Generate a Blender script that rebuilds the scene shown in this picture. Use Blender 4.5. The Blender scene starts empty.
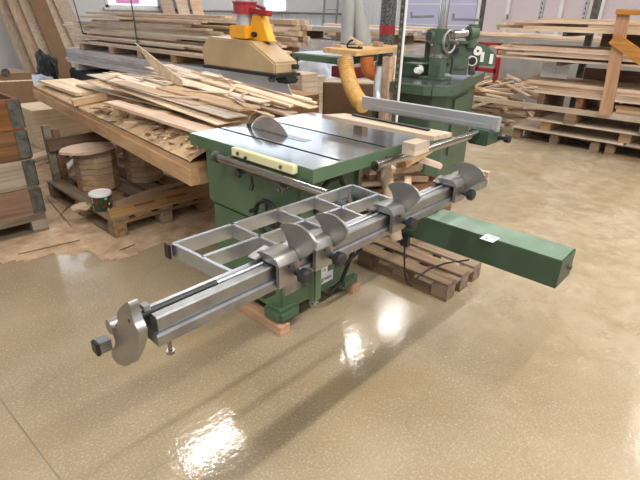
import bpy, bmesh, math, random
from mathutils import Vector, Matrix, noise
random.seed(7)
rnd = random.random
def ru(a, b): return a + (b - a) * random.random()
COL = bpy.context.scene.collection
# ------------------------------------------------------------------ camera
F = 480.0; H = 1.45
cX = Vector((497, 215, -F)).normalized()
cY = Vector((-564, 238, -F)); cY = (cY - cX * cX.dot(cY)).normalized()
cZ = cX.cross(cY)
RC = Matrix((cX, cY, cZ))            # world = RC @ cam
CAM = Vector((0, 0, H))
def ray(u, v): return RC @ Vector((u - 320, 240 - v, -F))
def PZ(u, v, z):
    d = ray(u, v); return CAM + d * ((z - H) / d.z)
def PX(u, v, x):
    d = ray(u, v); return CAM + d * (x / d.x)
def PD0(u, v, dist): d = ray(u, v).normalized(); return CAM + d * dist
def PY(u, v, y):
    d = ray(u, v); return CAM + d * (y / d.y)
cd = bpy.data.cameras.new('camera'); cam = bpy.data.objects.new('camera', cd); COL.objects.link(cam)
cam.matrix_world = Matrix.Translation(CAM) @ RC.to_4x4()
cd.sensor_fit = 'HORIZONTAL'; cd.sensor_width = 36; cd.lens = 36 * F / 640; cd.clip_start = .02; cd.clip_end = 200
bpy.context.scene.camera = cam
# ------------------------------------------------------------------ materials
def C(r, g, b):
    f = lambda c: ((c / 255) / 12.92 if c / 255 <= .04045 else ((c / 255 + .055) / 1.055) ** 2.4)
    return (f(r), f(g), f(b), 1)
def newmat(name):
    m = bpy.data.materials.new(name); m.use_nodes = True
    nt = m.node_tree; b = nt.nodes['Principled BSDF']; return m, nt, b
def N(nt, t, **k):
    n = nt.nodes.new(t)
    for a, v in k.items():
        if a.startswith('i_'): n.inputs[a[2:].replace('_', ' ')].default_value = v
        else: setattr(n, a, v)
    return n
def ramp(nt, fac, stops):
    r = nt.nodes.new('ShaderNodeValToRGB'); nt.links.new(fac, r.inputs[0])
    el = r.color_ramp.elements
    el[0].position, el[0].color = stops[0]; el[1].position, el[1].color = stops[-1]
    for p, c in stops[1:-1]:
        e = el.new(p); e.color = c
    return r.outputs[0]
def mix(nt, fac, a, b, mode='MIX'):
    m = nt.nodes.new('ShaderNodeMix'); m.data_type = 'RGBA'; m.blend_type = mode
    for s, v in ((m.inputs[0], fac), (m.inputs[6], a), (m.inputs[7], b)):
        if isinstance(v, (float, int, tuple)): s.default_value = v
        else: nt.links.new(v, s)
    return m.outputs[2]
def coords(nt, scale=(1, 1, 1), rand=True):
    tc = N(nt, 'ShaderNodeTexCoord'); mp = N(nt, 'ShaderNodeMapping'); mp.inputs['Scale'].default_value = scale
    nt.links.new(tc.outputs['Object'], mp.inputs[0])
    if rand:
        oi = N(nt, 'ShaderNodeObjectInfo'); ml = N(nt, 'ShaderNodeMath', operation='MULTIPLY'); ml.inputs[1].default_value = 37.0
        nt.links.new(oi.outputs['Random'], ml.inputs[0]); nt.links.new(ml.outputs[0], mp.inputs['Location'])
    return mp.outputs[0]
def plain(name, c, rough=.5, metal=0, var=.12, scale=6, bump=0, spec=.5, alpha=None, bscale=60):
    m, nt, b = newmat(name)
    v = coords(nt, (1, 1, 1)); n = N(nt, 'ShaderNodeTexNoise'); n.inputs['Scale'].default_value = scale; n.inputs['Detail'].default_value = 6
    nt.links.new(v, n.inputs['Vector'])
    lo = tuple(x * (1 - var * 1.6) for x in c[:3]) + (1,); hi = tuple(min(1, x * (1 + var * 1.4)) for x in c[:3]) + (1,)
    nt.links.new(ramp(nt, n.outputs[0], [(.3, lo), (.5, c), (.72, hi)]), b.inputs['Base Color'])
    b.inputs['Roughness'].default_value = rough; b.inputs['Metallic'].default_value = metal; b.inputs['Specular IOR Level'].default_value = spec
    if bump:
        n2 = N(nt, 'ShaderNodeTexNoise'); n2.inputs['Scale'].default_value = bscale; n2.inputs['Detail'].default_value = 4
        nt.links.new(v, n2.inputs['Vector']); bp = N(nt, 'ShaderNodeBump'); bp.inputs['Strength'].default_value = bump; bp.inputs['Distance'].default_value = .01
        nt.links.new(n2.outputs[0], bp.inputs['Height']); nt.links.new(bp.outputs[0], b.inputs['Normal'])
    if alpha is not None: b.inputs['Alpha'].default_value = alpha
    return m
def wood(name, c1, c2, axis=0, rough=.62, rv=.28, fine=26, knots=True):
    m, nt, b = newmat(name)
    s = [fine, fine, fine]; s[axis] = 1.3
    v = coords(nt, tuple(s)); n = N(nt, 'ShaderNodeTexNoise'); n.inputs['Scale'].default_value = 1.0; n.inputs['Detail'].default_value = 5; n.inputs['Distortion'].default_value = .6
    nt.links.new(v, n.inputs['Vector'])
    col = ramp(nt, n.outputs[0], [(.28, c1), (.55, c2), (.8, tuple(min(1, x * 1.18) for x in c2[:3]) + (1,))])
    v2 = coords(nt, (3, 3, 3)); n2 = N(nt, 'ShaderNodeTexNoise'); n2.inputs['Scale'].default_value = 1.2; n2.inputs['Detail'].default_value = 3
    nt.links.new(v2, n2.inputs['Vector'])
    col = mix(nt, ramp(nt, n2.outputs[0], [(.42, (0, 0, 0, 1)), (.75, (.5, .5, .5, 1))]), col, tuple(x * .86 for x in c1[:3]) + (1,))
    oi = N(nt, 'ShaderNodeObjectInfo')
    hs = N(nt, 'ShaderNodeHueSaturation'); nt.links.new(col, hs.inputs['Color'])
    for sock, a, k in (('Value', 1 - rv, 2 * rv), ('Saturation', .78, .4)):
        mm = N(nt, 'ShaderNodeMath', operation='MULTIPLY_ADD'); mm.inputs[1].default_value = k; mm.inputs[2].default_value = a
        if sock == 'Saturation':
            fr = N(nt, 'ShaderNodeMath', operation='FRACT'); f2 = N(nt, 'ShaderNodeMath', operation='MULTIPLY'); f2.inputs[1].default_value = 7.3
            nt.links.new(oi.outputs['Random'], f2.inputs[0]); nt.links.new(f2.outputs[0], fr.inputs[0]); nt.links.new(fr.outputs[0], mm.inputs[0])
        else: nt.links.new(oi.outputs['Random'], mm.inputs[0])
        nt.links.new(mm.outputs[0], hs.inputs[sock])
    nt.links.new(hs.outputs[0], b.inputs['Base Color'])
    b.inputs['Roughness'].default_value = rough; b.inputs['Specular IOR Level'].default_value = .3
    return m
M = {}
M['pale'] = wood('pale_wood', C(190, 166, 140), C(222, 202, 176))
M['pink'] = wood('pink_wood', C(184, 156, 134), C(216, 190, 168))
M['tan'] = wood('tan_wood', C(164, 134, 104), C(200, 170, 138))
M['pale_y'] = wood('pale_wood_y', C(184, 160, 136), C(214, 194, 170), 1)
M['tan_y'] = wood('tan_wood_y', C(166, 134, 106), C(196, 164, 134), 1, rv=.1)
M['tan_x'] = wood('tan_wood_x', C(144, 114, 86), C(180, 148, 114), 0, rv=.12)
M['tan_z'] = wood('tan_wood_z', C(166, 138, 112), C(194, 166, 138), 2, rv=.08)
M['white_wood'] = wood('whitewashed_wood', C(168, 158, 156), C(214, 206, 204))
M['pallet'] = wood('pallet_wood', C(104, 84, 66), C(146, 122, 96), 1, rough=.8, rv=.12)
M['pallet_x'] = wood('pallet_wood_x', C(104, 84, 66), C(146, 122, 96), 0, rough=.8, rv=.12)
M['old'] = wood('old_wood', C(90, 66, 46), C(138, 104, 74), 1, rough=.8, rv=.12)
M['old_x'] = wood('old_wood_x', C(86, 62, 44), C(132, 98, 70), 0, rough=.8, rv=.12)
M['grey_wood_x'] = wood('grey_wood_x', C(96, 84, 70), C(138, 124, 106), 0, rough=.85)
M['orange_x'] = wood('orange_wood_x', C(88, 60, 42), C(124, 88, 62), 0, rough=.7)
M['orange_z'] = wood('orange_wood_z', C(166, 114, 66), C(194, 142, 90), 2, rough=.6, rv=.03)
M['orange_y'] = wood('orange_wood_y', C(166, 114, 66), C(194, 142, 90), 1, rough=.6, rv=.03)
M['octo'] = wood('dusty_panel_wood', C(140, 112, 84), C(176, 146, 112), 0, rv=.06)
M['mdf'] = plain('brown_fibreboard', C(140, 110, 82), .75, var=.06)
M['birch'] = wood('birch_plywood', C(196, 150, 88), C(222, 178, 112), 0, rv=.03)
M['green'] = plain('green_machine_paint', C(82, 106, 80), .42, var=.10, scale=4)
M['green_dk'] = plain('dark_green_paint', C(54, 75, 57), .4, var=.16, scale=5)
M['mill_green'] = plain('faded_green_paint', C(74, 94, 76), .42, var=.1)
M['grey_green'] = plain('grey_green_paint', C(72, 88, 74), .4, var=.12)
M['green_top'] = plain('pale_green_paint', C(112, 134, 118), .32, var=.2, scale=5)  # paler green for the arm's top face
M['alu'] = plain('brushed_aluminium', C(148, 148, 150), .36, .95, var=.10, scale=30)
M['alu_m'] = plain('milled_aluminium', C(158, 156, 152), .38, .95, var=.08, scale=18)
M['alu_l'] = plain('bright_aluminium', C(178, 182, 188), .3, .92, var=.06, scale=20)
M['alu_r'] = plain('satin_aluminium', C(176, 178, 182), .5, .55, var=.05)
M['steel'] = plain('machined_steel', C(150, 150, 150), .25, 1, var=.15, scale=12)
M['chrome'] = plain('chrome_steel', C(180, 178, 176), .16, 1, var=.08, scale=10)
M['cast'] = plain('polished_cast_iron', C(176, 178, 182), .17, .9, var=.12, scale=5)
M['blade'] = plain('saw_blade_steel', C(178, 168, 162), .34, .6, var=.12, scale=10)
M['black'] = plain('black_plastic', C(28, 28, 30), .42, var=.2)
M['rubber'] = plain('black_rubber', C(22, 22, 24), .6, var=.2)
M['cream'] = plain('cream_paint', C(216, 212, 168), .45, var=.06)
M['white'] = plain('white_paint', C(222, 222, 220), .5, var=.04)
M['paper'] = plain('white_paper', C(228, 228, 232), .7, var=.03)
M['red'] = plain('red_paint', C(150, 34, 40), .4, var=.1)
M['dkred'] = plain('dark_red_paint', C(110, 36, 36), .5, var=.1)
M['yellow'] = plain('orange_yellow_paint', C(226, 158, 28), .4, var=.07)
M['duct'] = plain('galvanised_duct', C(178, 180, 182), .42, .6, var=.08, scale=14)
M['duct_g'] = plain('grey_plastic_duct', C(158, 162, 160), .55, var=.05)
M['hose'] = plain('amber_hose', C(196, 152, 84), .5, var=.12, scale=30)
M['hose_o'] = plain('orange_hose', C(196, 122, 66), .5, var=.1, scale=30)
M['amber'] = plain('yellowed_polycarbonate', C(178, 152, 116), .35, var=.12, scale=5, alpha=.93)
M['shield'] = plain('clear_shield', C(196, 198, 198), .3, var=.1, scale=5, alpha=.8)
M['cloth'] = plain('dusty_cloth', C(170, 150, 124), .9, var=.15, bump=.4)
M['plastic_bag'] = plain('blue_white_plastic', C(198, 206, 222), .4, var=.12, scale=9, bump=.5, bscale=14)
M['darkbag'] = plain('dark_plastic', C(34, 34, 38), .45, var=.2, bump=.5, bscale=12)
M['metal_dk'] = plain('dark_weathered_metal', C(92, 92, 86), .55, .5, var=.3, scale=22)
M['wall_lt'] = plain('white_wall_panel', C(214, 216, 220), .6, var=.02, scale=1)
M['wall_sh'] = plain('concrete_wall', C(190, 186, 180), .7, var=.04, scale=1)
M['ceil'] = plain('ceiling_panel', C(220, 216, 208), .8, var=.02)
M['lav_light'] = plain('lavender_light_door', C(186, 186, 214), .5, var=.03, scale=.6)  # lavender cast of coloured reflections, put into the door's colour
M['rose_light'] = plain('rose_light_wall', C(208, 194, 198), .55, var=.04, scale=.6)  # pinkish cast of coloured reflections, put into the wall panel's colour
M['grey_box'] = plain('dusty_grey_sheet', C(150, 148, 144), .6, var=.12, scale=3)
M['jeans'] = plain('blue_grey_cloth', C(96, 104, 124), .9, var=.2, bump=.5, bscale=20)
# speckled dark duct
m, nt, b = newmat('speckled_rubber_duct'); v = coords(nt); n = N(nt, 'ShaderNodeTexNoise'); n.inputs['Scale'].default_value = 60; n.inputs['Detail'].default_value = 3
nt.links.new(v, n.inputs['Vector']); nt.links.new(ramp(nt, n.outputs[0], [(.4, C(48, 48, 50)), (.6, C(104, 104, 104))]), b.inputs['Base Color']); b.inputs['Roughness'].default_value = .6; M['speck'] = m
# bucket print
m, nt, b = newmat('bucket_label'); v = coords(nt, (1, 1, 1), False); n = N(nt, 'ShaderNodeTexVoronoi'); n.inputs['Scale'].default_value = 26
nt.links.new(v, n.inputs['Vector']); nt.links.new(ramp(nt, n.outputs['Distance'], [(.15, C(196, 200, 190)), (.3, C(34, 84, 44)), (.6, C(20, 52, 34)), (.8, C(120, 40, 36))]), b.inputs['Base Color']); M['bucket'] = m
# sawdust
def dustmat(name, c1, c2, c3):
    m, nt, b = newmat(name); v = coords(nt, (1, 1, 1), False)
    n = N(nt, 'ShaderNodeTexNoise'); n.inputs['Scale'].default_value = 9; n.inputs['Detail'].default_value = 9; n.inputs['Roughness'].default_value = .68
    nt.links.new(v, n.inputs['Vector']); nt.links.new(ramp(nt, n.outputs[0], [(.3, c1), (.48, c2), (.7, c3)]), b.inputs['Base Color'])
    n2 = N(nt, 'ShaderNodeTexNoise'); n2.inputs['Scale'].default_value = 90; n2.inputs['Detail'].default_value = 4; nt.links.new(v, n2.inputs['Vector'])
    bp = N(nt, 'ShaderNodeBump'); bp.inputs['Strength'].default_value = .6; bp.inputs['Distance'].default_value = .012
    nt.links.new(n2.outputs[0], bp.inputs['Height']); nt.links.new(bp.outputs[0], b.inputs['Normal']); b.inputs['Roughness'].default_value = .9; b.inputs['Specular IOR Level'].default_value = .15
    return m
M['dust'] = dustmat('sawdust', C(150, 124, 98), C(180, 154, 126), C(202, 178, 150))
M['dust_b'] = dustmat('pale_sawdust', C(152, 122, 90), C(198, 168, 132), C(216, 192, 158))
# floor
m, nt, b = newmat('polished_epoxy_floor'); tc = N(nt, 'ShaderNodeTexCoord'); P = tc.outputs['Object']
def nz(scale, det=4, dist=0, vec=None, rough=.5):
    n = N(nt, 'ShaderNodeTexNoise'); n.inputs['Scale'].default_value = scale; n.inputs['Detail'].default_value = det; n.inputs['Distortion'].default_value = dist; n.inputs['Roughness'].default_value = rough
    nt.links.new(vec or P, n.inputs['Vector']); return n.outputs[0]
base = ramp(nt, nz(1.1, 5, .4), [(.3, C(132, 117, 93)), (.5, C(150, 134, 110)), (.7, C(164, 149, 125))])
grain = ramp(nt, nz(150, 3, 0, None, .7), [(.3, (.80, .79, .76, 1)), (.5, (1, 1, 1, 1)), (.7, (1.0, 1.0, 1.0, 1))])
base = mix(nt, 1.0, base, grain, 'MULTIPLY')
speck = ramp(nt, nz(95, 4, .3, None, .7), [(.52, (0, 0, 0, 1)), (.72, (.5, .5, .5, 1))])
base = mix(nt, speck, base, C(204, 192, 166))
# drifted dust: swept smears, mostly on the aisle side
swirl = ramp(nt, nz(3.4, 10, 1.6, None, .72), [(.42, (0, 0, 0, 1)), (.58, (1, 1, 1, 1))])
sx = N(nt, 'ShaderNodeSeparateXYZ'); nt.links.new(P, sx.inputs[0])
def madd(a, k, c):
    n = N(nt, 'ShaderNodeMath', operation='MULTIPLY_ADD'); nt.links.new(a, n.inputs[0]); n.inputs[1].default_value = k
    if isinstance(c, (int, float)): n.inputs[2].default_value = c
    else: nt.links.new(c, n.inputs[2])
    n.use_clamp = not isinstance(c, (int, float)) or True
    return n.outputs[0]
gx = N(nt, 'ShaderNodeMapRange'); gx.inputs[1].default_value = 1.5; gx.inputs[2].default_value = 3.4; nt.links.new(sx.outputs[0], gx.inputs[0])
amt = N(nt, 'ShaderNodeMath', operation='MULTIPLY'); nt.links.new(gx.outputs[0], amt.inputs[0]); nt.links.new(swirl, amt.inputs[1])
am2 = madd(gx.outputs[0], .42, 0.06); am3 = N(nt, 'ShaderNodeMath', operation='MULTIPLY_ADD', use_clamp=True); nt.links.new(amt.outputs[0], am3.inputs[0]); am3.inputs[1].default_value = .45; nt.links.new(am2, am3.inputs[2])
dust_c = ramp(nt, nz(7, 8, .8, None, .7), [(.35, C(158, 140, 114)), (.5, C(176, 160, 136)), (.68, C(190, 174, 150))])
col = mix(nt, am3.outputs[0], base, mix(nt, 1.0, dust_c, grain, 'MULTIPLY'))
# boot scuffs and broom marks: thin curved strokes, broken up
def strokes(sc, dist, w, seed, c, amt):
    global col
    mp = N(nt, 'ShaderNodeMapping'); mp.inputs['Location'].default_value = (seed, seed * 2, 0); nt.links.new(P, mp.inputs[0])
    l = ramp(nt, nz(sc, 2, dist, mp.outputs[0]), [(.5 - w, (0, 0, 0, 1)), (.5, (1, 1, 1, 1)), (.5 + w, (0, 0, 0, 1))])
    k = ramp(nt, nz(sc * 1.3, 3, 0, mp.outputs[0]), [(.50, (0, 0, 0, 1)), (.62, (amt, amt, amt, 1))])
    m1 = mix(nt, 1.0, mix(nt, 1.0, l, k, 'MULTIPLY'), ramp(nt, gx.outputs[0], [(0.0, (.22, .22, .22, 1)), (.7, (1, 1, 1, 1))]), 'MULTIPLY'); col = mix(nt, m1, col, c)
strokes(3.2, 2.6, .012, 3.1, C(144, 122, 92), .6); strokes(4.6, 2.0, .014, 9.7, C(206, 190, 164), .55)
strokes(6.0, 1.6, .016, 23.0, C(152, 130, 100), .45)
amb = ramp(nt, nz(1.7, 5, .6), [(.5, (0, 0, 0, 1)), (.66, (.42, .42, .42, 1))]); col = mix(nt, amb, col, C(152, 130, 94))
# crack-like seam lines of the cast floor
col = mix(nt, ramp(nt, nz(.9, 3, 1.4), [(.495, (0, 0, 0, 1)), (.4985, (.25, .25, .25, 1)), (.502, (0, 0, 0, 1))]), col, C(120, 98, 66))
nt.links.new(col, b.inputs['Base Color'])
rr = N(nt, 'ShaderNodeMapRange'); rr.inputs[1].default_value = 0; rr.inputs[2].default_value = 1; rr.inputs[3].default_value = .03; rr.inputs[4].default_value = .6
nt.links.new(am3.outputs[0], rr.inputs[0])
r2 = N(nt, 'ShaderNodeMath', operation='MULTIPLY_ADD'); nt.links.new(nz(5, 6, .5), r2.inputs[0]); r2.inputs[1].default_value = .07; nt.links.new(rr.outputs[0], r2.inputs[2])
nt.links.new(r2.outputs[0], b.inputs['Roughness'])
bp = N(nt, 'ShaderNodeBump'); bp.inputs['Strength'].default_value = .3; bp.inputs['Distance'].default_value = .002; nt.links.new(nz(38, 4), bp.inputs['Height']); nt.links.new(bp.outputs[0], b.inputs['Normal'])
b.inputs['Specular IOR Level'].default_value = .5
M['floor'] = m
def emis(name, c, s):
    m, nt, b = newmat(name); b.inputs['Emission Color'].default_value = c; b.inputs['Emission Strength'].default_value = s; b.inputs['Base Color'].default_value = c; return m
M['lamp'] = emis('lit_lamp_tube', (1, .97, .9, 1), 14)
M['floor_joint'] = plain('floor_joint', C(120, 110, 92), .6)
M['glass'] = plain('window_glass', C(240, 244, 250), .05, var=0, alpha=.08)
M['pinkglass'] = plain('pink_glass', C(236, 150, 200), .2, var=.02, alpha=.75)  # pink tone for part of one window
# ------------------------------------------------------------------ mesh builder
class MB:
    def __init__(s): s.bm = bmesh.new()
    def add(s, verts, faces):
        vs = [s.bm.verts.new(v) for v in verts]
        for f in faces:
            try: s.bm.faces.new([vs[i] for i in f])
            except ValueError: pass
        return s
    def box(s, a, b, m=None):
        x0, y0, z0 = a; x1, y1, z1 = b
        v = [Vector(p) for p in ((x0, y0, z0), (x1, y0, z0), (x1, y1, z0), (x0, y1, z0), (x0, y0, z1), (x1, y0, z1), (x1, y1, z1), (x0, y1, z1))]
        if m: v = [m @ p for p in v]
        return s.add(v, [(0, 3, 2, 1), (4, 5, 6, 7), (0, 1, 5, 4), (1, 2, 6, 5), (2, 3, 7, 6), (3, 0, 4, 7)])
    def prism(s, poly, ax):                       # poly: 3D points of a flat face, ax: extrusion vector
        n = len(poly); ax = Vector(ax); p = [Vector(q) for q in poly]
        s.add(p + [q + ax for q in p], [tuple(range(n))[::-1], tuple(range(n, 2 * n))] + [(i, (i + 1) % n, n + (i + 1) % n, n + i) for i in range(n)])
        return s
    def bar(s, a, b, w, h, up=(0, 0, 1)):         # beam from a to b, width w, height h, centred
        a = Vector(a); b = Vector(b); d = (b - a).normalized(); side = d.cross(Vector(up)).normalized(); u = side.cross(d)
        p = [a + side * (sx * w / 2) + u * (sz * h / 2) for sx, sz in ((-1, -1), (1, -1), (1, 1), (-1, 1))]
        return s.prism(p, b - a)
    def tube(s, pts, r, n=16, caps=True):
        pts = [Vector(p) for p in pts]; R = r if isinstance(r, (list, tuple)) else [r] * len(pts)
        rings = []; ref = None
        for i, p in enumerate(pts):
            d = (pts[min(i + 1, len(pts) - 1)] - pts[max(i - 1, 0)]).normalized()
            if ref is None: ref = Vector((0, 0, 1)) if abs(d.z) < .9 else Vector((1, 0, 0))
            u = (ref - d * ref.dot(d)).normalized(); ref = u; w = d.cross(u)
            rings.append([s.bm.verts.new(p + (u * math.cos(2 * math.pi * k / n) + w * math.sin(2 * math.pi * k / n)) * R[i]) for k in range(n)])
        for a, b in zip(rings, rings[1:]):
            for k in range(n): s.bm.faces.new((a[k], a[(k + 1) % n], b[(k + 1) % n], b[k]))
        if caps: s.bm.faces.new(rings[0][::-1]); s.bm.faces.new(rings[-1])
        return s
    def cyl(s, a, b, r, n=24): return s.tube([a, b], r, n)
    def torus(s, c, axis, R, r, n=32, m=10, a0=0, a1=2 * math.pi):
        axis = Vector(axis).normalized(); ref = Vector((0, 0, 1)) if abs(axis.z) < .9 else Vector((1, 0, 0))
        u = (ref - axis * ref.dot(axis)).normalized(); w = axis.cross(u); c = Vector(c)
        full = abs(a1 - a0 - 2 * math.pi) < 1e-4; rings = []
        for i in range(n if full else n + 1):
            t = a0 + (a1 - a0) * i / n; d = u * math.cos(t) + w * math.sin(t)
            rings.append([s.bm.verts.new(c + d * (R + r * math.cos(2 * math.pi * k / m)) + axis * (r * math.sin(2 * math.pi * k / m))) for k in range(m)])
        for i in range(n):
            a, b = rings[i], rings[(i + 1) % len(rings)]
            for k in range(m): s.bm.faces.new((a[k], a[(k + 1) % m], b[(k + 1) % m], b[k]))
        if not full: s.bm.faces.new(rings[0][::-1]); s.bm.faces.new(rings[-1])
        return s
    def bevel(s, w, seg=2):
        bmesh.ops.recalc_face_normals(s.bm, faces=s.bm.faces)
        es = [e for e in s.bm.edges if len(e.link_faces) == 2 and e.calc_face_angle(0) > .6]
        bmesh.ops.bevel(s.bm, geom=es, offset=w, segments=seg, affect='EDGES', clamp_overlap=True); return s
ORG = {}
def setp(o, label=None, cat=None, group=None, kind=None):
    if label: o['label'] = label
    if cat: o['category'] = cat
    if group: o['group'] = group
    if kind: o['kind'] = kind
    return o
def thing(name, loc, label, cat, group=None):
    o = bpy.data.objects.new(name, None); COL.objects.link(o); o.location = Vector(loc); o.empty_display_size = .1
    ORG[o.name] = Vector(loc); return setp(o, label, cat, group)
def mk(name, mb, mat, parent=None, label=None, cat=None, group=None, kind=None, smooth=True, bev=0, ang=.55):
    if bev: mb.bevel(bev)
    bm = mb.bm; bmesh.ops.recalc_face_normals(bm, faces=bm.faces)
    if parent is not None: org = ORG[parent.name]
    else:
        xs = [v.co for v in bm.verts]
        org = Vector(((min(v.x for v in xs) + max(v.x for v in xs)) / 2, (min(v.y for v in xs) + max(v.y for v in xs)) / 2, min(v.z for v in xs)))
        if kind == 'structure': org = Vector((0, 0, 0))
    bmesh.ops.translate(bm, verts=bm.verts, vec=-org)
    me = bpy.data.meshes.new(name)
    for f in bm.faces: f.smooth = smooth
    for e in bm.edges: e.smooth = not (len(e.link_faces) == 2 and e.calc_face_angle(0) > ang)
    bm.to_mesh(me); bm.free(); me.materials.append(M[mat] if isinstance(mat, str) else mat)
    o = bpy.data.objects.new(name, me); COL.objects.link(o)
    if parent is not None: o.parent = parent; ORG[o.name] = org
    else: o.location = org; ORG[o.name] = org
    return setp(o, label, cat, group, kind)
def copytree(o, loc, rotz=None, label=None, parent=None):
    c = o.copy(); COL.objects.link(c)
    if parent is None:
        c.location = Vector(loc)
        if rotz is not None: c.rotation_euler = (0, 0, rotz)
        if label: c['label'] = label
    else: c.parent = parent
    for ch in list(o.children): copytree(ch, None, parent=c)
    return c
def text(s, size, mtx, mat, parent, name='lettering', ext=.0006):
    cu = bpy.data.curves.new('t', 'FONT'); cu.body = s; cu.size = size; cu.extrude = ext; cu.align_x = 'CENTER'; cu.align_y = 'CENTER'
    to = bpy.data.objects.new('t', cu); COL.objects.link(to); bpy.context.view_layer.update()
    me = bpy.data.meshes.new_from_object(to); bpy.data.objects.remove(to); bpy.data.curves.remove(cu)
    me.name = name; me.transform(mtx); me.transform(Matrix.Translation(-ORG[parent.name])); me.materials.clear(); me.materials.append(M[mat])
    o = bpy.data.objects.new(name, me); COL.objects.link(o); o.parent = parent; ORG[o.name] = ORG[parent.name]; return o
def frame(o, x, y):                                # matrix with columns x, y, x×y and origin o
    x = Vector(x).normalized(); z = x.cross(Vector(y)).normalized(); y = z.cross(x)
    m = Matrix((x, y, z)).transposed().to_4x4(); m.translation = Vector(o); return m
# ------------------------------------------------------------------ setting
XA, YB = 15.0, 13.0; X0, Y0 = -5.0, -6.0; ZC = 5.6
mk('floor', MB().box((X0, Y0, -.1), (XA, YB, 0)), 'floor', kind='structure')
mk('ceiling', MB().box((X0, Y0, ZC), (XA, YB, ZC + .1)), 'ceil', kind='structure')
mk('trim_6', MB().bar(PZ(-60, 318, .0004), PZ(90, 520, .0004), .005, .0008), 'floor_joint', kind='structure')
def wall_holes(name, fixed, axis, a0, a1, holes, mat, th=.2, zc=None):
    zc = zc or ZC
    # wall on plane axis=fixed between a0..a1, holes: list of (s0,s1,z0,z1)
    mb = MB(); cuts = sorted(set([a0, a1] + [h[0] for h in holes] + [h[1] for h in holes]))
    for s0, s1 in zip(cuts, cuts[1:]):
        hs = [h for h in holes if h[0] <= s0 + 1e-6 and h[1] >= s1 - 1e-6]
        zs = [(0, zc)]
        for h in hs: zs = [(0, h[2]), (h[3], zc)]
        for z0, z1 in zs:
            if axis == 'x': mb.box((fixed, s0, z0), (fixed + th, s1, z1))
            else: mb.box((s0, fixed, z0), (s1, fixed + th, z1))
    return mk(name, mb, mat, kind='structure')
wb = [(-3.5, 1.2, 1.9, 4.6)]
# window positions on wall B chosen from the panes seen above the stacks
def xb(u): return PY(u, 8, YB).x
winB = [(-2.6, xb(9), 1.43, 4.4), (xb(106), xb(160), 1.50, 4.4), (xb(262), xb(287), 1.47, 4.4)]
CL = (-3.0, XA - .6, 3.1, 5.3)
winB = [(a, b_, c, 2.75) for a, b_, c, d_ in winB]
wall_holes('wall_left', YB, 'y', X0, XA, winB, 'wall_lt', zc=3.1)
mk('wall_upper', MB().box((X0, YB, 5.3), (XA, YB + .2, ZC)).box((X0, YB, 3.1), (-3, YB + .2, 5.3)).box((XA - .6, YB, 3.1), (XA, YB + .2, 5.3)), 'wall_lt', kind='structure')
cw = MB().box((-3, YB - .02, 3.1), (XA - .6, YB + .1, 3.16)).box((-3, YB - .02, 5.24), (XA - .6, YB + .1, 5.3))
for i in range(9): cw.box((-3 + i * (XA + 2.32) / 8, YB - .02, 3.16), (-2.92 + i * (XA + 2.32) / 8, YB + .1, 5.24))
cw = mk('window_4', cw, 'white', kind='structure')
mk('pane', MB().box((-3, YB + .05, 3.15), (XA - .6, YB + .06, 5.25)), 'glass', cw)
wall_holes('wall_right', XA, 'x', Y0, YB, [(PX(335, 8, XA).y, PX(322, 8, XA).y, 1.6, 4.0)], 'wall_lt')
wall_holes('wall_rear', Y0 - .2, 'y', X0, XA, [(0, 4, 1.5, 4.2), (6, 10, 1.5, 4.2)], 'wall_sh')
wall_holes('wall_side', X0 - .2, 'x', Y0, YB, [(-3, 1, 1.5, 4.2), (3, 7, 1.5, 4.2)], 'wall_sh')
k = 1
for (s0, s1, z0, z1) in winB:
    mb = MB()
    for a, b_ in (((s0, z0), (s1, z0 + .06)), ((s0, z1 - .06), (s1, z1)), ((s0, z0), (s0 + .07, z1)), ((s1 - .07, z0), (s1, z1))):
        mb.box((a[0], YB - .02, a[1]), (b_[0], YB + .1, b_[1]))
    w = mk('window_%d' % k, mb, 'white', kind='structure')
    mk('pane', MB().box((s0 + .05, YB + .05, z0 + .05), (s1 - .05, YB + .06, z1 - .05)), 'glass', w)
    mk('sill', MB().box((s0 - .08, YB - .1, z0 - .05), (s1 + .08, YB, z0)), 'white', w)
    if k == 2: mk('pink_pane', MB().box((s0 + (s1 - s0) * .2, YB + .03, z0 + .1), (s0 + (s1 - s0) * .62, YB + .04, z0 + 1.1)), 'pinkglass', w, label='pink area on the glass')
    k += 1
# ribbed cladding and horizontal pipe on the far walls
mb = MB()
for i in range(60): mb.box((xb(285) + .1 + i * .16 - 6.0, YB - .03, 0), (xb(285) + .15 + i * .16 - 6.0, YB, 1.42))
mk('trim_1', mb, 'wall_lt', kind='structure')
mk('trim_2', MB().cyl((xb(160), YB - .12, 1.47), (XA - .1, YB - .12, 1.47), .03), 'alu', kind='structure')
mb = MB(); yy = PX(400, 10, XA).y
for i in range(34): mb.box((XA - .03, yy + .05 + i * .16, 0), (XA, yy + .11 + i * .16, ZC))
mk('trim_3', mb, 'wall_lt', kind='structure')
# sectional door in the far right wall
ya, yb2 = PX(405, 20, XA).y, PX(476, 20, XA).y
d = mk('door_1', MB().box((XA - .08, yb2, 0), (XA - .01, ya, 4.2)), 'lav_light', kind='structure')
mb = MB()
for z in (.6, 1.2, 1.8, 2.4, 3.0, 3.6): mb.box((XA - .09, yb2, z), (XA - .08, ya, z + .03))
mk('panel_joint', mb, 'white', d)
ye = PX(640, 20, XA).y
mb = MB().box((XA - .06, ye - 3, 0), (XA - .01, yb2 - .15, ZC))
mk('trim_4', mb, 'rose_light', kind='structure')
mb = MB()
for u in (478, 507, 560, 600): 
    y = PX(u, 15, XA - .1).y; mb.box((XA - .12, y - .05, 0), (XA - .06, y + .05, ZC))
mk('trim_5', mb, 'white', kind='structure')
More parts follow.
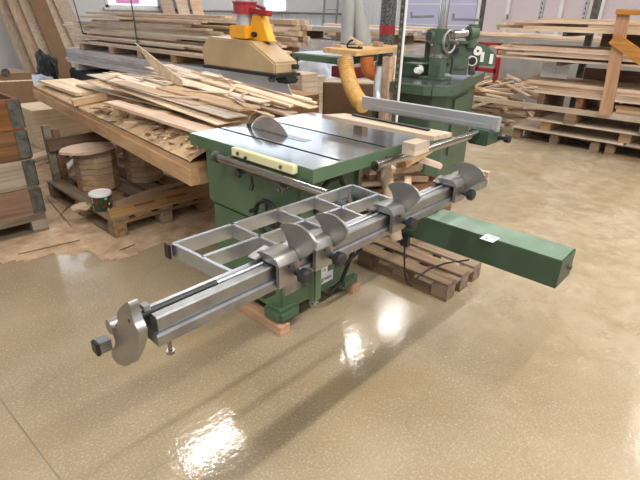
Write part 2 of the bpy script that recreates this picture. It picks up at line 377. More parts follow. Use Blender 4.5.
# ceiling lamps in rows along the hall
lamp0 = None
rows = [(-3.0, (-2, -.8, .5, 1.8, 3.1, 6.4, 9.2)), (-.2, (-2.6, -1.2, .2, 1.6, 3.0, 5.8, 8.6, 11.4)), (5.1, (3.1, 6.7, 8.0, 11)), (9.5, (8, 11))]
for ry, xs in rows:
    for rx in xs:
        if lamp0 is None:
            lamp0 = thing('ceiling_light', (rx, ry, 5.0), 'long fluorescent ceiling light hung above the workshop', 'ceiling light', 'fluorescent ceiling lights')
            mk('housing', MB().box((rx - .6, ry - .12, 5.0), (rx + .6, ry + .12, 5.06)), 'white', lamp0)
            mk('tube', MB().cyl((rx - .56, ry - .05, 4.985), (rx + .56, ry - .05, 4.985), .014), 'lamp', lamp0)
            mk('tube', MB().cyl((rx - .56, ry + .05, 4.985), (rx + .56, ry + .05, 4.985), .014), 'lamp', lamp0)
            mk('suspension', MB().cyl((rx - .4, ry, 5.06), (rx - .4, ry, ZC), .006, 6).cyl((rx + .4, ry, 5.06), (rx + .4, ry, ZC), .006, 6), 'steel', lamp0)
        else: copytree(lamp0, (rx, ry, 5.0))
        L = bpy.data.lights.new('lamp', 'AREA'); L.shape = 'RECTANGLE'; L.size = 1.15; L.size_y = .12; L.energy = 50; L.color = (1, .975, .94)
        lo = bpy.data.objects.new('lamp_glow', L); COL.objects.link(lo); lo.location = (rx, ry, 4.95)
# daylight
wd = bpy.data.worlds.new('sky'); bpy.context.scene.world = wd; wd.use_nodes = True
bg = wd.node_tree.nodes['Background']; bg.inputs[0].default_value = (.80, .89, 1, 1); bg.inputs[1].default_value = 1.6
for (s0, s1, z0, z1) in winB + [(-3, XA - .6, 3.1, 5.3)]:
    L = bpy.data.lights.new('daylight', 'AREA'); L.shape = 'RECTANGLE'; L.size = s1 - s0; L.size_y = z1 - z0; L.energy = 5.2 * (s1 - s0) * (z1 - z0); L.color = (.8, .9, 1)
    lo = bpy.data.objects.new('daylight', L); COL.objects.link(lo); lo.location = ((s0 + s1) / 2, YB + .3, (z0 + z1) / 2); lo.rotation_euler = (math.radians(-90), 0, 0)
# ------------------------------------------------------------------ planks
def plank_mesh(L, w, t, bow=0, rag=0, n=5):
    mb = MB(); rings = []
    c0, c1 = ru(-rag, rag), ru(-rag, rag)
    tp = 1 - abs(ru(0, .12)) * (1 if rag else 0)
    for i in range(n + 1):
        s = i / n; x = -L / 2 + L * s; zz = bow * (4 * s * (1 - s) - .5); ww = w / 2 * (1 + (tp - 1) * s)
        sh = (c0 if i == 0 else (c1 if i == n else 0))
        rings.append([mb.bm.verts.new((x - sh, -ww, zz)), mb.bm.verts.new((x + sh, ww, zz)), mb.bm.verts.new((x + sh, ww, zz + t)), mb.bm.verts.new((x - sh, -ww, zz + t))])
    for a, b_ in zip(rings, rings[1:]):
        for q in range(4): mb.bm.faces.new((a[q], a[(q + 1) % 4], b_[(q + 1) % 4], b_[q]))
    mb.bm.faces.new(rings[0][::-1]); mb.bm.faces.new(rings[-1])
    return mb
def plank(name, c, ang, tilt, L, w, t, mat, label, cat, group, bow=0, rag=0, roll=0):
    mb = plank_mesh(L, w, t, bow, rag); bm = mb.bm; bmesh.ops.recalc_face_normals(bm, faces=bm.faces)
    me = bpy.data.meshes.new(name); bm.to_mesh(me); bm.free(); me.materials.append(M[mat])
    o = bpy.data.objects.new(name, me); COL.objects.link(o); o.location = c
    o.rotation_mode = 'ZYX' if False else 'XYZ'
    o.rotation_euler = (roll, -tilt, ang)
    return setp(o, label, cat, group)
class Field:
    def __init__(s, x0, x1, y0, y1, base, cell=.02):
        s.x0, s.y0, s.c = x0, y0, cell; s.nx = int((x1 - x0) / cell) + 1; s.ny = int((y1 - y0) / cell) + 1
        s.h = [[base(x0 + i * cell, y0 + j * cell) if callable(base) else base for j in range(s.ny)] for i in range(s.nx)]
    def cells(s, cx, cy, ang, L, w):
        ca, sa = math.cos(ang), math.sin(ang); out = {}
        nl = max(2, int(L / s.c * 1.2)); nw = max(2, int(w / s.c * 1.5) + 1)
        for i in range(nl + 1):
            t = i / nl; a = (t - .5) * L
            for j in range(nw + 1):
                b_ = (j / nw - .5) * w
                p = int((cx + ca * a - sa * b_ - s.x0) / s.c); q = int((cy + sa * a + ca * b_ - s.y0) / s.c)
                if 0 <= p < s.nx and 0 <= q < s.ny: out[(p, q)] = t
        return out
    def drop(s, cx, cy, ang, L, w, t, mt=.12, mz=9):
        cs = s.cells(cx, cy, ang, L, w + .006)
        if not cs: return None
        nb = 24; prof = [None] * (nb + 1)
        for (p, q), u in cs.items():
            k = int(u * nb + .5); h = s.h[p][q]
            if prof[k] is None or h > prof[k]: prof[k] = h
        pts = [(k / nb, h) for k, h in enumerate(prof) if h is not None]
        best = None
        L_ = [p for p in pts if p[0] <= .5]; R_ = [p for p in pts if p[0] >= .5]
        for a in L_:
            for b_ in R_:
                if b_[0] - a[0] < .02: continue
                m_ = (b_[1] - a[1]) / (b_[0] - a[0]); z5 = a[1] + m_ * (.5 - a[0])
                if best is None or z5 > best[0]: best = (z5, m_)
        # supporting line with the highest value at centre = upper hull edge
        if best is None: return None
        z5, m_ = best; m_ = max(-.35 * L, min(.35 * L, m_))
        ex = max(h - (z5 + m_ * (u - .5)) for u, h in pts); z5 += max(0, ex) if 0 else 0; z5 = max(z5, z5 + max(0, ex))
        if abs(m_ / L) > mt or z5 + t > mz: return None
        for (p, q), u in cs.items(): s.h[p][q] = max(s.h[p][q], z5 + m_ * (u - .5) + t)
        return z5 + .001, math.atan2(m_, L)
def pick(seq): return seq[int(rnd() * len(seq)) % len(seq)]
# ================================================================== TABLE SAW
TX0, TX1, TY0, TY1, TZ = 1.306, 2.175, 1.258, 2.113, .90
ts = thing('table_saw', (1.65, 1.7, .05), 'green table saw with polished cast-iron table, raised round blade and grey guide rail', 'table saw')
gr = [2.113, 1.0, 1.0]
s1, s2 = TX0 + .19 - .0, 1.80          # slots along Y at constant X
s1 = (PZ(220.6, 127.9, .9).x + PZ(344.4, 162.3, .9).x) / 2; s2 = (PZ(285, 124, .9).x + PZ(390, 148.1, .9).x) / 2
mb = MB(); gw = .010
for a, b_ in ((TX0, s1 - gw), (s1 + gw, s2 - gw), (s2 + gw, TX1)): mb.box((a, TY0, TZ - .02), (b_, TY1, TZ))
mk('table_top', mb, 'cast', ts)
mk('slot_bed', MB().box((TX0 + .004, TY0 + .004, TZ - .035), (TX1 - .004, TY1 - .004, TZ - .0205)), 'black', ts, label='dark bottom of the mitre slots')
mb = MB()
for a, b_ in (((TX0 - .003, TY0 - .003), (TX1 + .003, TY0 + .02)), ((TX0 - .003, TY1 - .02), (TX1 + .003, TY1 + .003)), ((TX0 - .003, TY0 + .02), (TX0 + .02, TY1 - .02)), ((TX1 - .02, TY0 + .02), (TX1 + .003, TY1 - .02))):
    mb.box((a[0], a[1], TZ - .058), (b_[0], b_[1], TZ - .0015))
mk('table_rim', mb, 'green', ts)
UCX = PY(357, 182, 1.36).x; LCX = PY(351, 262, 1.48).x; print('UCX', UCX, LCX)
mk('upper_cabinet', MB().box((1.33, 1.36, .555), (UCX, 2.035, .845)), 'green', ts, bev=.012)
mk('lower_cabinet', MB().box((1.345, 1.50, .09), (LCX, 2.02, .5545)), 'green', ts, bev=.01)
mk('table_web', MB().box((UCX + .005, 1.45, .72), (2.1, 2.0, .84)), 'green_dk', ts)
mk('rear_column', MB().box((UCX - .05, 1.75, .56), (UCX + .2, 2.0, .72)), 'green_dk', ts)
for (x, y) in ((1.305, 1.465), (1.77, 1.465), (1.305, 1.88), (1.77, 1.88)):
    mk('foot', MB().box((x, y, .05), (x + .15, y + .14, .125)), 'green', ts, bev=.022)
# skids under it
for i, (a, b_) in enumerate((((1.300, 1.46), (1.37, 2.03)), ((1.86, 1.46), (1.925, 2.03)))):
    mk('wooden_skid', MB().box((a[0], a[1], 0), (b_[0], b_[1], .0495)), 'orange_y', None,
       ('flat wooden skid under the front edge of the table saw base', 'flat wooden skid under the back end of the table saw base')[i], 'skid', bev=.003)
mb = MB().box((1.371, 1.9, 0), (1.859, 1.99, .0495)); mk('wooden_skid', mb, 'orange_z', None, 'cross skid board under the far side of the table saw base', 'skid')
# blade
bc = Vector((1.62, 1.876, .80)); br = .176
mb = MB(); ring = []
for i in range(120):
    a = 2 * math.pi * i / 120; r = br - (.006 if i % 2 else 0); ring.append((bc.x, bc.y + r * math.cos(a), bc.z + r * math.sin(a)))
mb.prism(ring, (.0028, 0, 0)); mk('saw_blade', mb, 'blade', ts)
mb = MB().cyl((bc.x + .004, bc.y, bc.z), (bc.x + .005, bc.y, bc.z), .06); mk('blade_flange', mb, 'steel', ts)
mb = MB(); out = []; inn = []
for i in range(14):
    a = math.radians(18 + 34 * i / 13); a = math.radians(24 + (72 - 24) * i / 13); q_ = 1 - max(0, (i - 9) / 4) * .6; out.append((bc.x + .001, bc.y + (br + .008 + .03 * q_) * math.cos(a), bc.z + (br + .008 + .022 * q_) * math.sin(a))); inn.append((bc.x + .001, bc.y + (br + .007) * math.cos(a), bc.z + (br + .006) * math.sin(a)))
mb.prism(out + inn[::-1], (.003, 0, 0)); mk('riving_knife', mb, 'steel', ts)
mk('blade_insert', MB().box((1.595, 1.60, .9), (1.65, 2.105, .9012)), 'steel', ts)
# front rail, collar, carriage bits
RZ = .842
mk('front_rail', MB().cyl((1.262, 1.835, RZ), (1.262, 1.135, RZ), .0175, 32), 'chrome', ts)
mk('rail_collar', MB().cyl((1.262, 1.85, RZ), (1.262, 1.825, RZ), .026).cyl((1.262, 1.835, RZ), (1.31, 1.835, RZ), .014), 'metal_dk', ts)
for y in (1.76, 1.30): mk('rail_bracket', MB().box((1.27, y - .02, RZ - .012), (1.335, y + .02, RZ + .012)), 'metal_dk', ts, bev=.003)
cb = mk('scale_bar', MB().box((1.272, 1.335, .868), (1.30, 1.735, .905)), 'cream', ts, bev=.003)
for y in (1.685, 1.405): mk('bolt', MB().cyl((1.266, y, .886), (1.273, y, .886), .009, 6), 'steel', cb)
mk('bolt', MB().cyl((1.262, 1.63, .878), (1.273, 1.63, .878), .007, 6), 'black', cb)
mk('mounting_strip', MB().box((1.285, 1.26, .802), (1.332, 1.72, .822)), 'metal_dk', ts)
for y in (1.70, 1.405):
    kn = mk('clamp_knob', MB().cyl((1.262, y, .790), (1.282, y, .790), .021, 20), 'metal_dk', ts)
    mk('knob_hub', MB().cyl((1.255, y, .790), (1.264, y, .790), .009, 12).cyl((1.28, y, .790), (1.333, y, .79), .009, 12), 'steel', kn)
mk('lever', MB().cyl((1.275, 1.60, .80), (1.275, 1.60, .755), .006).cyl((1.275, 1.60, .765), (1.262, 1.595, .74), .010), 'black', ts)
# handwheel on the front
hc = PX(267, 218, 1.27); hw = mk('handwheel', MB().torus(hc, (1, 0, 0), .078, .0105), 'black', ts)
mb = MB().cyl(hc - Vector((.012, 0, 0)), hc + Vector((.075, 0, 0)), .017)
for a in (90, 210, 330): mb.bar(hc, hc + Vector((0, math.cos(math.radians(a)), math.sin(math.radians(a)))) * .076, .014, .008, (1, 0, 0))
mk('wheel_spokes', mb, 'black', hw)
mk('crank_grip', MB().cyl(hc + Vector((-.005, .055, .03)), hc + Vector((-.05, .055, .03)), .009), 'black', hw)
# dark window/panel seam at right, side cable, hose arch on the side
mk('cable_loop', MB().tube([(1.42, 1.345, .66), (1.41, 1.32, .76), (1.46, 1.31, .81), (1.53, 1.31, .81), (1.57, 1.32, .76), (1.58, 1.345, .64)], .011), 'rubber', ts)
mk('side_bracket', MB().box((UCX - .02, 1.335, .56), (UCX + .005, 1.359, .86)), 'alu', ts)
# name plate on lower cabinet's right side
a = PY(319, 281, 1.493); bxx = PY(333, 274.5, 1.493); npc = (a + bxx) / 2; hwp = abs(bxx.x - a.x) / 2
pl = mk('name_plate', MB().box((npc.x - hwp, 1.493, npc.z - .028), (npc.x + hwp, 1.4995, npc.z + .028)), 'white', ts, label='white name plate with dark lettering')
text('green', hwp * .62, frame((npc.x, 1.4922, npc.z), (1, 0, 0), (0, 0, 1)), 'green_dk', pl)
p2 = mk('round_sticker', MB().box((npc.x - .045, 1.493, npc.z + .032), (npc.x + .01, 1.4995, npc.z + .07)), 'white', ts)
text('CE', .024, frame((npc.x - .018, 1.4922, npc.z + .051), (1, 0, 0), (0, 0, 1)), 'black', p2)
mk('power_cable', MB().tube([(1.56, 1.345, .7), (1.62, 1.30, .55), (1.74, 1.38, .35), (1.74, 1.45, .14), (1.66, 1.47, .08), (1.60, 1.485, .12)], .011), 'rubber', ts)
# right guide rail
mk('side_rail', MB().cyl((1.66, 1.215, .855), (2.74, 1.215, .855), .019, 32), 'chrome', ts)
mk('rail_end', MB().cyl((1.65, 1.215, .855), (1.668, 1.215, .855), .022), 'steel', ts)
for x in (1.80, 2.12): mk('rail_bracket', MB().box((x - .02, 1.215, .845), (x + .02, 1.262, .865)), 'metal_dk', ts)
# rip fence on the rail
rf = thing('rip_fence', (2.65, 1.6, .84), 'grey aluminium rip fence standing beyond the saw table across its rail', 'rip fence')
fx = PX(498, 118, 2.68)
fa, fb = PX(362, 99, 2.68), PX(499, 118, 2.68); lo_ = PX(500, 133, 2.68)
zt = (fa.z + fb.z) / 2; zb = lo_.z
mk('fence_profile', MB().prism([(2.68, fb.y, zb), (2.68, fb.y, fb.z), (2.72, fb.y, fb.z), (2.72, fb.y, zb)], (0, fa.y - fb.y, 0)), 'alu_r', rf)
mk('fence_face', MB().box((2.672, fb.y + .02, zb + .01), (2.68, fa.y - .1, zb + .035)), 'alu_r', rf)
mk('fence_clamp', MB().box((2.60, 1.15, .79), (2.80, 1.27, .875)), 'green_dk', rf, bev=.008)
mk('fence_neck', MB().box((2.66, 1.16, .87), (2.74, 1.26, zb + .01)), 'green_dk', rf)
kn = mk('clamp_knob', MB().cyl((2.75, 1.15, .82), (2.75, 1.09, .82), .012).cyl((2.75, 1.11, .82), (2.75, 1.08, .82), .022, 8), 'black', rf)
# plank with strip and block lying on the table's far side
b0, b1, b2_ = PZ(322, 115.5, .985), PZ(434, 137, .985), PZ(453, 133, .985)
mk('wooden_board', MB().prism([PZ(322, 114.5, .975), PZ(434, 136.5, .975), PZ(452.5, 132.6, .975), PZ(345, 113.2, .975)], (0, 0, -.020)), 'pale_y', None, 'pale wooden board lying propped on blocks over the far side of the saw table', 'board', bev=.001)
c0 = PZ(353, 115.5, .976); c1 = PZ(429, 130.8, .976)
mk('metal_strip', MB().bar(c0 + Vector((.0, 0, .004)), c1 + Vector((0, 0, .004)), .022, .007), 'black', None, 'long black metal strip lying on the pale board on the saw table', 'strip')
bk = PZ(425, 140, .955)
mk('wooden_block', MB().box((bk.x - .10, bk.y - .015, .9013), (bk.x + .02, bk.y + .05, .9545)), 'pale', None, 'small pale wooden block under the near end of the board on the saw table', 'block')
bk = PZ(356, 117.5, .955)
mk('wooden_block', MB().box((bk.x + .02, bk.y - .03, .9013), (bk.x + .07, bk.y + .03, .9545)), 'old', None, 'small wooden block coloured dark as the shade under the far end of the board on the saw table', 'block')  # dark wood colour stands in for the shade beneath the board
# ================================================================== CROSSCUT CARRIAGE
cc = thing('crosscut_fence', (1.05, .9, .72), 'long aluminium crosscut fence with flip stops and ladder frame in front of the saw', 'crosscut fence')
Z = .88
def Q(u, v, z=Z): return PZ(u, v, z)
fr = []
OL, OR_, IR, IL = Q(173, 243), Q(352, 184.5), Q(396, 200), Q(236, 273)
def fbar(a, b_, nm='frame_bar', w=.013, h=.042, **k):
    a = a - Vector((0, 0, h / 2)); b_ = b_ - Vector((0, 0, h / 2)); return mk(nm, MB().bar(a, b_, w, h), 'alu_l', cc, bev=.0015, **k)
fbar(OL, OR_, 'frame_rail'); fbar(OL, IL, 'frame_rung'); fbar(OR_, IR, 'frame_rung')
ML = OL.lerp(IL, .48); MR = OR_.lerp(IR, .62); fbar(ML, MR, 'frame_rail')
IL2 = Vector((IL.x, .845, Z)); IR2 = Vector((IR.x, .845, Z)); fbar(IL2, IR2, 'frame_rail')
for a, b_ in (((231, 223), (290, 250)), ((277, 208.5), (322, 227)), ((314, 196.5), (372, 219))):
    A = Q(*a); B = Q(*b_); fbar(A, B + (B - A).normalized() * .03, 'frame_rung')
mk('end_cap', MB().box((OL.x - .02, OL.y - .008, Z - .042), (OL.x - .012, OL.y + .016, Z + .001)), 'black', cc, bev=.002)
for (u, v) in ((350, 190), (386, 205)):
    p = Q(u, v); mk('bolt', MB().cyl(p - Vector((0, 0, .05)), p - Vector((0, 0, .01)), .006, 8), 'steel', cc)
# arm joining frame to the saw's rail
mk('carriage_hook', MB().box((1.235, 1.045, .78), (1.30, 1.134, .838)), 'alu', cc, bev=.004)
# beam extrusion (profile in YZ, extruded along X)
bx0, bx1 = .362, 1.79
def ext(name, yz, x0, x1, mat, **k): return mk(name, MB().prism([(x0, y, z) for y, z in yz], (x1 - x0, 0, 0)), mat, cc, **k)
ext('fence_beam', [(.773, .866), (.773, .896), (.776, .900), (.794, .900), (.794, .889), (.801, .889), (.801, .866)], bx0, bx1, 'alu', ang=.3)
ext('lower_beam', [(.764, .838), (.764, .860), (.767, .865), (.826, .865), (.826, .838)], bx0 - .008, bx1 + .01, 'alu', ang=.3)
ext('back_beam', [(.818, .866), (.818, .898), (.830, .898), (.830, .866)], bx0 - .03, bx1, 'alu_l', ang=.3)
mk('black_rod', MB().cyl((.345, .809, .895), (.53, .809, .895), .0085), 'black', cc, label='black plastic rod in the groove')
mk('guide_rod', MB().cyl((.53, .809, .894), (1.785, .809, .894), .0075), 'alu_l', cc)
mk('end_insert', MB().box((bx1 + .011, .768, .842), (bx1 + .03, .832, .895)), 'pink', cc, label='pale wooden end piece')
# hanging bolts and leg
bp_ = PY(167.5, 335, .80)
hb = mk('levelling_bolt', MB().cyl((.395, .80, .838), (.395, .80, .785), .0045, 10), 'steel', cc)
mk('bolt_head', MB().cyl((.395, .80, .788), (.395, .80, .780), .010, 6), 'steel', hb)
lg = PY(314.5, 280, .80); ft = PY(314.5, 303, .80)
st = mk('support_leg', MB().box((lg.x - .017, .785, ft.z + .012), (lg.x + .017, .815, .838)), 'green', cc, bev=.006)
mk('leg_foot', MB().cyl((lg.x, .80, ft.z + .012), (lg.x, .80, ft.z), .010).cyl((lg.x, .80, ft.z + .004), (lg.x, .80, ft.z - .004), .014), 'steel', st)
gp = PY(300, 281, .81); mk('grey_plate', MB().box((gp.x - .05, .816, gp.z - .03), (gp.x + .03, .822, .838)), 'alu', cc)
mk('black_block', MB().box((.655, .79, .805), (.69, .82, .838)), 'black', cc)
# end plate (a flip stop shaped plate at the very end)
def smooth(P_, k=4):
    n = len(P_); out = []
    for i in range(n):
        p0, p1, p2, p3 = (P_[(i + j) % n] for j in (-1, 0, 1, 2))
        for q in range(k):
            t = q / k
            out.append(tuple(.5 * ((2 * p1[c]) + (-p0[c] + p2[c]) * t * .9 + (2 * p0[c] - 5 * p1[c] + 4 * p2[c] - p3[c]) * t * t * 1 + (-p0[c] + 3 * p1[c] - 3 * p2[c] + p3[c]) * t ** 3) + (.05 * (-p0[c] + p2[c]) * t * (1 - t)) for c in (0, 1)))
    return out
def plate(name, pix, x, th, mat, par, hole=None):
    pix = smooth(pix); pts = [PX(u, v, x) for u, v in pix]
    return mk(name, MB().prism(pts, (th, 0, 0)), mat, par, bev=.0008)
ep = plate('end_plate', [(117, 312), (124, 303.5), (127.5, 302), (129.5, 306), (131, 314), (134, 323), (138, 332), (138.5, 341), (136, 352), (130, 364), (124, 366.5), (118, 364), (112.5, 358), (111.5, 352), (115, 343), (113, 335), (112.5, 329), (117, 322)], .325, .020, 'alu_m', cc)
c = PX(129, 321, .325); mk('hole', MB().cyl(c - Vector((.0006, 0, 0)), c + Vector((.004, 0, 0)), .0045), 'black', ep)
c = PX(108, 341, .325); k_ = mk('square_stub', MB().box((.300, c.y - .018, c.z - .014), (.326, c.y + .008, c.z + .014)), 'alu', ep)
mk('stub_cap', MB().box((.291, c.y - .020, c.z - .016), (.300, c.y + .010, c.z + .015)), 'black', k_, bev=.002)
c = PX(111, 322, .33); mk('round_lug', MB().cyl((.318, c.y - .016, c.z), (.350, c.y - .016, c.z), .017), 'alu_m', ep)
mk('rod_clamp', MB().box((.352, .80, .9045), (.366, .818, .917)), 'alu', cc)
stops = [
 ([(279.7, 225.6), (286, 223.3), (297.5, 225.6), (307, 232), (314, 240.6), (315.5, 246), (310, 254), (285, 270), (280.6, 265), (288, 249), (285, 236)], (284, 268)),
 ([(314.4, 215.3), (322, 213.4), (333, 215.3), (342.6, 222.8), (346.7, 230.3), (346, 237), (342.6, 241), (318, 257), (312.5, 253.8), (323, 237), (320, 225)], (318, 252)),
 ([(388, 185), (399, 182), (408, 184), (415, 188.5), (419, 195), (418, 201), (391, 225), (386, 219), (393, 206), (392, 194)], (390, 222)),
 ([(454, 164.5), (462.5, 162.5), (472, 164), (480, 169.5), (484, 175), (483, 179.5), (451, 199), (448.5, 195), (459, 179.5), (458, 171)], (450, 196))]
for pix, at in stops:
    x = PY(at[0], at[1], .805).x
    hx = x - .005
    body = mk('flip_stop', MB().prism([(hx - .062, y, z) for y, z in ((.749, .846), (.749, .905), (.757, .918), (.772, .926), (.815, .926), (.832, .918), (.840, .905), (.840, .880), (.8305, .880), (.8305, .9045), (.7605, .9045), (.7605, .846))], (.066, 0, 0)), 'alu_m', cc, label='aluminium flip stop with curved plate')
    plate('stop_plate', pix, x, .008, 'alu_m', body)
    mk('wedge_lug', MB().prism([(hx - .088, .84, .912), (hx - .03, .84, .926), (hx - .02, .84, .905), (hx - .075, .84, .903)], (0, -.03, 0)), 'alu', body, bev=.003)
    mk('lug_strip', MB().prism([(hx + .002, .80, .918), (hx + .045, .80, .925), (hx + .045, .80, .918), (hx + .002, .80, .906)], (0, .02, 0)), 'alu', body)
    mk('body_screw', MB().cyl((hx - .03, .749, .897), (hx - .03, .7475, .897), .003), 'black', body)
    mk('star_knob', MB().cyl((hx - .004, .749, .872), (hx - .004, .732, .872), .009).tube([(hx - .004, .734, .872), (hx - .004, .728, .872), (hx - .004, .712, .872), (hx - .004, .707, .872)], [.013, .0205, .0205, .014], 9), 'black', body, label='black plastic star knob')
# hanging cables under the beam
p0 = PY(362, 255, .84)
for i in range(3):
    x = 1.02 + i * .018
    mk('cable', MB().tube([(x, .80, .838), (x - .01, .80, .80), (x - .035, .81, .772 + i * .005), (x - .07, .815, .776), (x - .085, .82, .838)], .0035, 8), 'rubber', cc)
# ================================================================== green arm
sa = thing('support_arm', (1.93, .85, .45), 'long green box-section steel arm sticking out beside the saw above the small pallet', 'support arm')
AX0, AX1, AY0, AY1 = 1.855, 2.02, .437, 1.355
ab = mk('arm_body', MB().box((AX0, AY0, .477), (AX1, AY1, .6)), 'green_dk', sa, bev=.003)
mk('arm_top', MB().box((AX0 + .006, AY0 + .006, .6), (AX1 - .006, 1.05, .6015)), 'green_top', sa, label='lighter top face')
mk('end_bolt', MB().cyl((AX0 + .115, AY0 + .002, .535), (AX0 + .115, AY0 - .012, .535), .010, 8), 'metal_dk', sa)
c = PZ(490, 238, .6022); s_ = mk('sticker', MB().box((c.x - .035, c.y - .03, .6016), (c.x + .03, c.y + .03, .6024)), 'paper', sa, label='small white sticker')
text('X', .03, frame((c.x - .018, c.y + .008, .6026), (0, -1, 0), (1, 0, 0)), 'black', s_)
mk('sticker_lines', MB().box((c.x + .006, c.y - .022, .6024), (c.x + .010, c.y + .01, .6028)).box((c.x + .016, c.y - .022, .6024), (c.x + .020, c.y + .006, .6028)), 'black', s_)
mk('pivot_disc', MB().cyl((1.95, 1.10, .6), (1.95, 1.10, .625), .05), 'metal_dk', sa)
mk('rounded_foot', MB().cyl((1.93, 1.22, .44), (1.93, 1.22, .477), .06), 'green_dk', sa)
mk('switch_box', MB().box((1.83, 1.12, .43), (1.853, 1.16, .49)), 'black', sa)
mk('cable', MB().tube([(1.84, 1.14, .43), (1.842, 1.135, .36), (1.85, 1.13, .28), (1.88, 1.13, .21), (1.94, 1.14, .16), (2.02, 1.17, .135), (2.12, 1.20, .125), (2.25, 1.21, .119), (2.38, 1.18, .118), (2.52, 1.10, .119)], .0045, 8), 'rubber', sa)
# ================================================================== pallets
def pallet(loc, LX, LY, h, label, mat='pallet', board=.02, nb=5, along='x', rows=3):
    # deck boards run along `along`
    t = thing('wooden_pallet', loc, label, 'pallet'); x0, y0, z0 = loc; x0 -= LX / 2; y0 -= LY / 2; bt = board; md = M[mat if along == 'y' else mat + '_x']; mo = M[mat + '_x' if along == 'y' else mat]
    hb = h - 3 * bt
    n, width = (nb, LY) if along == 'x' else (nb, LX); bw = width / (n * 1.36)
    for i in range(n):
        s = i * (width - bw) / (n - 1)
        if along == 'x': mk('deck_board', MB().box((x0, y0 + s, h - bt), (x0 + LX, y0 + s + bw, h)), md, t, bev=.002)
        else: mk('deck_board', MB().box((x0 + s, y0, h - bt), (x0 + s + bw, y0 + LY, h)), md, t, bev=.002)
    for i in range(rows):
        if along == 'x':
            s = i * (LX - .09) / (rows - 1)
            mk('stringer', MB().box((x0 + s, y0, h - 2 * bt), (x0 + s + .09, y0 + LY, h - bt)), mo, t)
        else:
            s = i * (LY - .09) / (rows - 1)
            mk('stringer', MB().box((x0, y0 + s, h - 2 * bt), (x0 + LX, y0 + s + .09, h - bt)), mo, t)
    for i in range(3):
        for j in range(3):
            bx = x0 + i * (LX - .09) / 2; by = y0 + j * (LY - .10) / 2
            mk('block', MB().box((bx, by, bt), (bx + .09, by + .10, h - 2 * bt)), mat, t)
    for i in range(3):
        if along == 'x': by = y0 + i * (LY - .10) / 2; mk('bottom_board', MB().box((x0, by, 0), (x0 + LX, by + .10, bt)), md, t)
        else: bx = x0 + i * (LX - .09) / 2; mk('bottom_board', MB().box((bx, y0, 0), (bx + .09, y0 + LY, bt)), md, t)
    return t
pallet((2.37, 1.36, 0), .40, .64, .112, 'small brown wooden pallet on the floor under the green arm', board=.016, nb=3, along='y')
lpal = pallet((1.64, 3.68, 0), .80, 1.2, .144, 'dusty wooden pallet under the bench holding octagon stacks and a bucket', nb=5, along='y')
text('580', .042, frame((1.287, 3.0792, .062), (1, 0, 0), (0, 0, 1)), 'old', lpal, 'stamped_number')
# sheet with slots on the left pallet
mk('fibreboard_sheet', MB().prism([(1.24, 3.10, .1445), (2.3, 3.06, .1445), (2.3, 3.30, .1445), (1.34, 3.42, .1445)], (0, 0, .008)), 'octo', None, 'dusty wooden sheet lying across the near end of the left pallet', 'sheet')
for i, (sx_, sy_) in enumerate(((1.55, 3.22), (1.80, 3.20))):
    mk('wood_offcut', MB().bar((sx_ - .08, sy_, .158), (sx_ + .08, sy_ - .01, .158), .02, .01), 'old_x', None, 'narrow dark offcut lying on the dusty pallet sheet', 'offcut', 'narrow dark offcuts on the pallet sheet')
mk('batten', MB().bar((1.36, 3.30, .17), (2.02, 3.44, .17), .04, .035), 'octo', None, 'wooden batten along the back of the dusty pallet sheet', 'batten')
# octagonal stacks
def octo(cx, cy, R, z0, n, h, lab, top):
    for i in range(n):
        ro = ru(-.03, .03); mb = MB(); r = R * ru(.97, 1.02)
        ring = [(cx + ru(-.004, .004) + r * math.cos(ro + math.pi / 8 + k * math.pi / 4), cy + r * math.sin(ro + math.pi / 8 + k * math.pi / 4), z0 + i * h) for k in range(8)]
        mb.prism(ring, (0, 0, h - .0015)); mk('octagonal_panel', mb, 'octo', None, lab, 'wood panel', top, bev=.004)
octo(1.50, 3.86, .165, .1445, 7, .045, 'thick octagonal wood panel in the disc-topped stack by the bucket', 'octagonal panels stacked beside the bucket')
octo(1.87, 3.80, .15, .1445, 6, .045, 'thick octagonal wood panel in the bare stack under the bench', 'octagonal panels stacked under the bench')
mb = MB(); dc = Vector((1.44, 3.82, .478)); ring = [(dc.x + .20 * math.cos(a * math.pi / 5) * (1 + .08 * math.sin(3 * a)), dc.y + .16 * math.sin(a * math.pi / 5), dc.z - .016) for a in range(10)]
mb.prism(ring, (0, 0, .02)); mk('wooden_disc', mb, 'pink', None, 'flat pinkish many-sided wooden disc on top of the octagon stack', 'disc')
# bucket
bq = PZ(103, 209, .1445); bz = .1445; bk_ = thing('bucket', (bq.x, bq.y, bz), 'white plastic bucket with green printed label standing on the left pallet', 'bucket')
prof = [(.058, 0), (.066, .02), (.071, .105), (.073, .11), (.073, .122), (.070, .122), (.066, .02), (0.001, .012)]
def lathe(c, prof, n=32):
    mb = MB(); rings = []
    for r, z in prof: rings.append([mb.bm.verts.new((c[0] + r * math.cos(2 * math.pi * k / n), c[1] + r * math.sin(2 * math.pi * k / n), c[2] + z)) for k in range(n)])
    for a, b_ in zip(rings, rings[1:]):
        for k in range(n): mb.bm.faces.new((a[k], a[(k + 1) % n], b_[(k + 1) % n], b_[k]))
    mb.bm.faces.new(rings[0][::-1]); return mb
mk('bucket_body', lathe((bq.x, bq.y, bz), prof), 'bucket', bk_, label='green printed wall')
mk('bucket_rim', MB().torus((bq.x, bq.y, bz + .120), (0, 0, 1), .073, .005), 'white', bk_)
mk('bucket_lid', lathe((bq.x, bq.y, bz + .112), [(.076, 0), (.076, .018), (.070, .020), (.066, .014), (.001, .010)]), 'white', bk_, label='white lid')
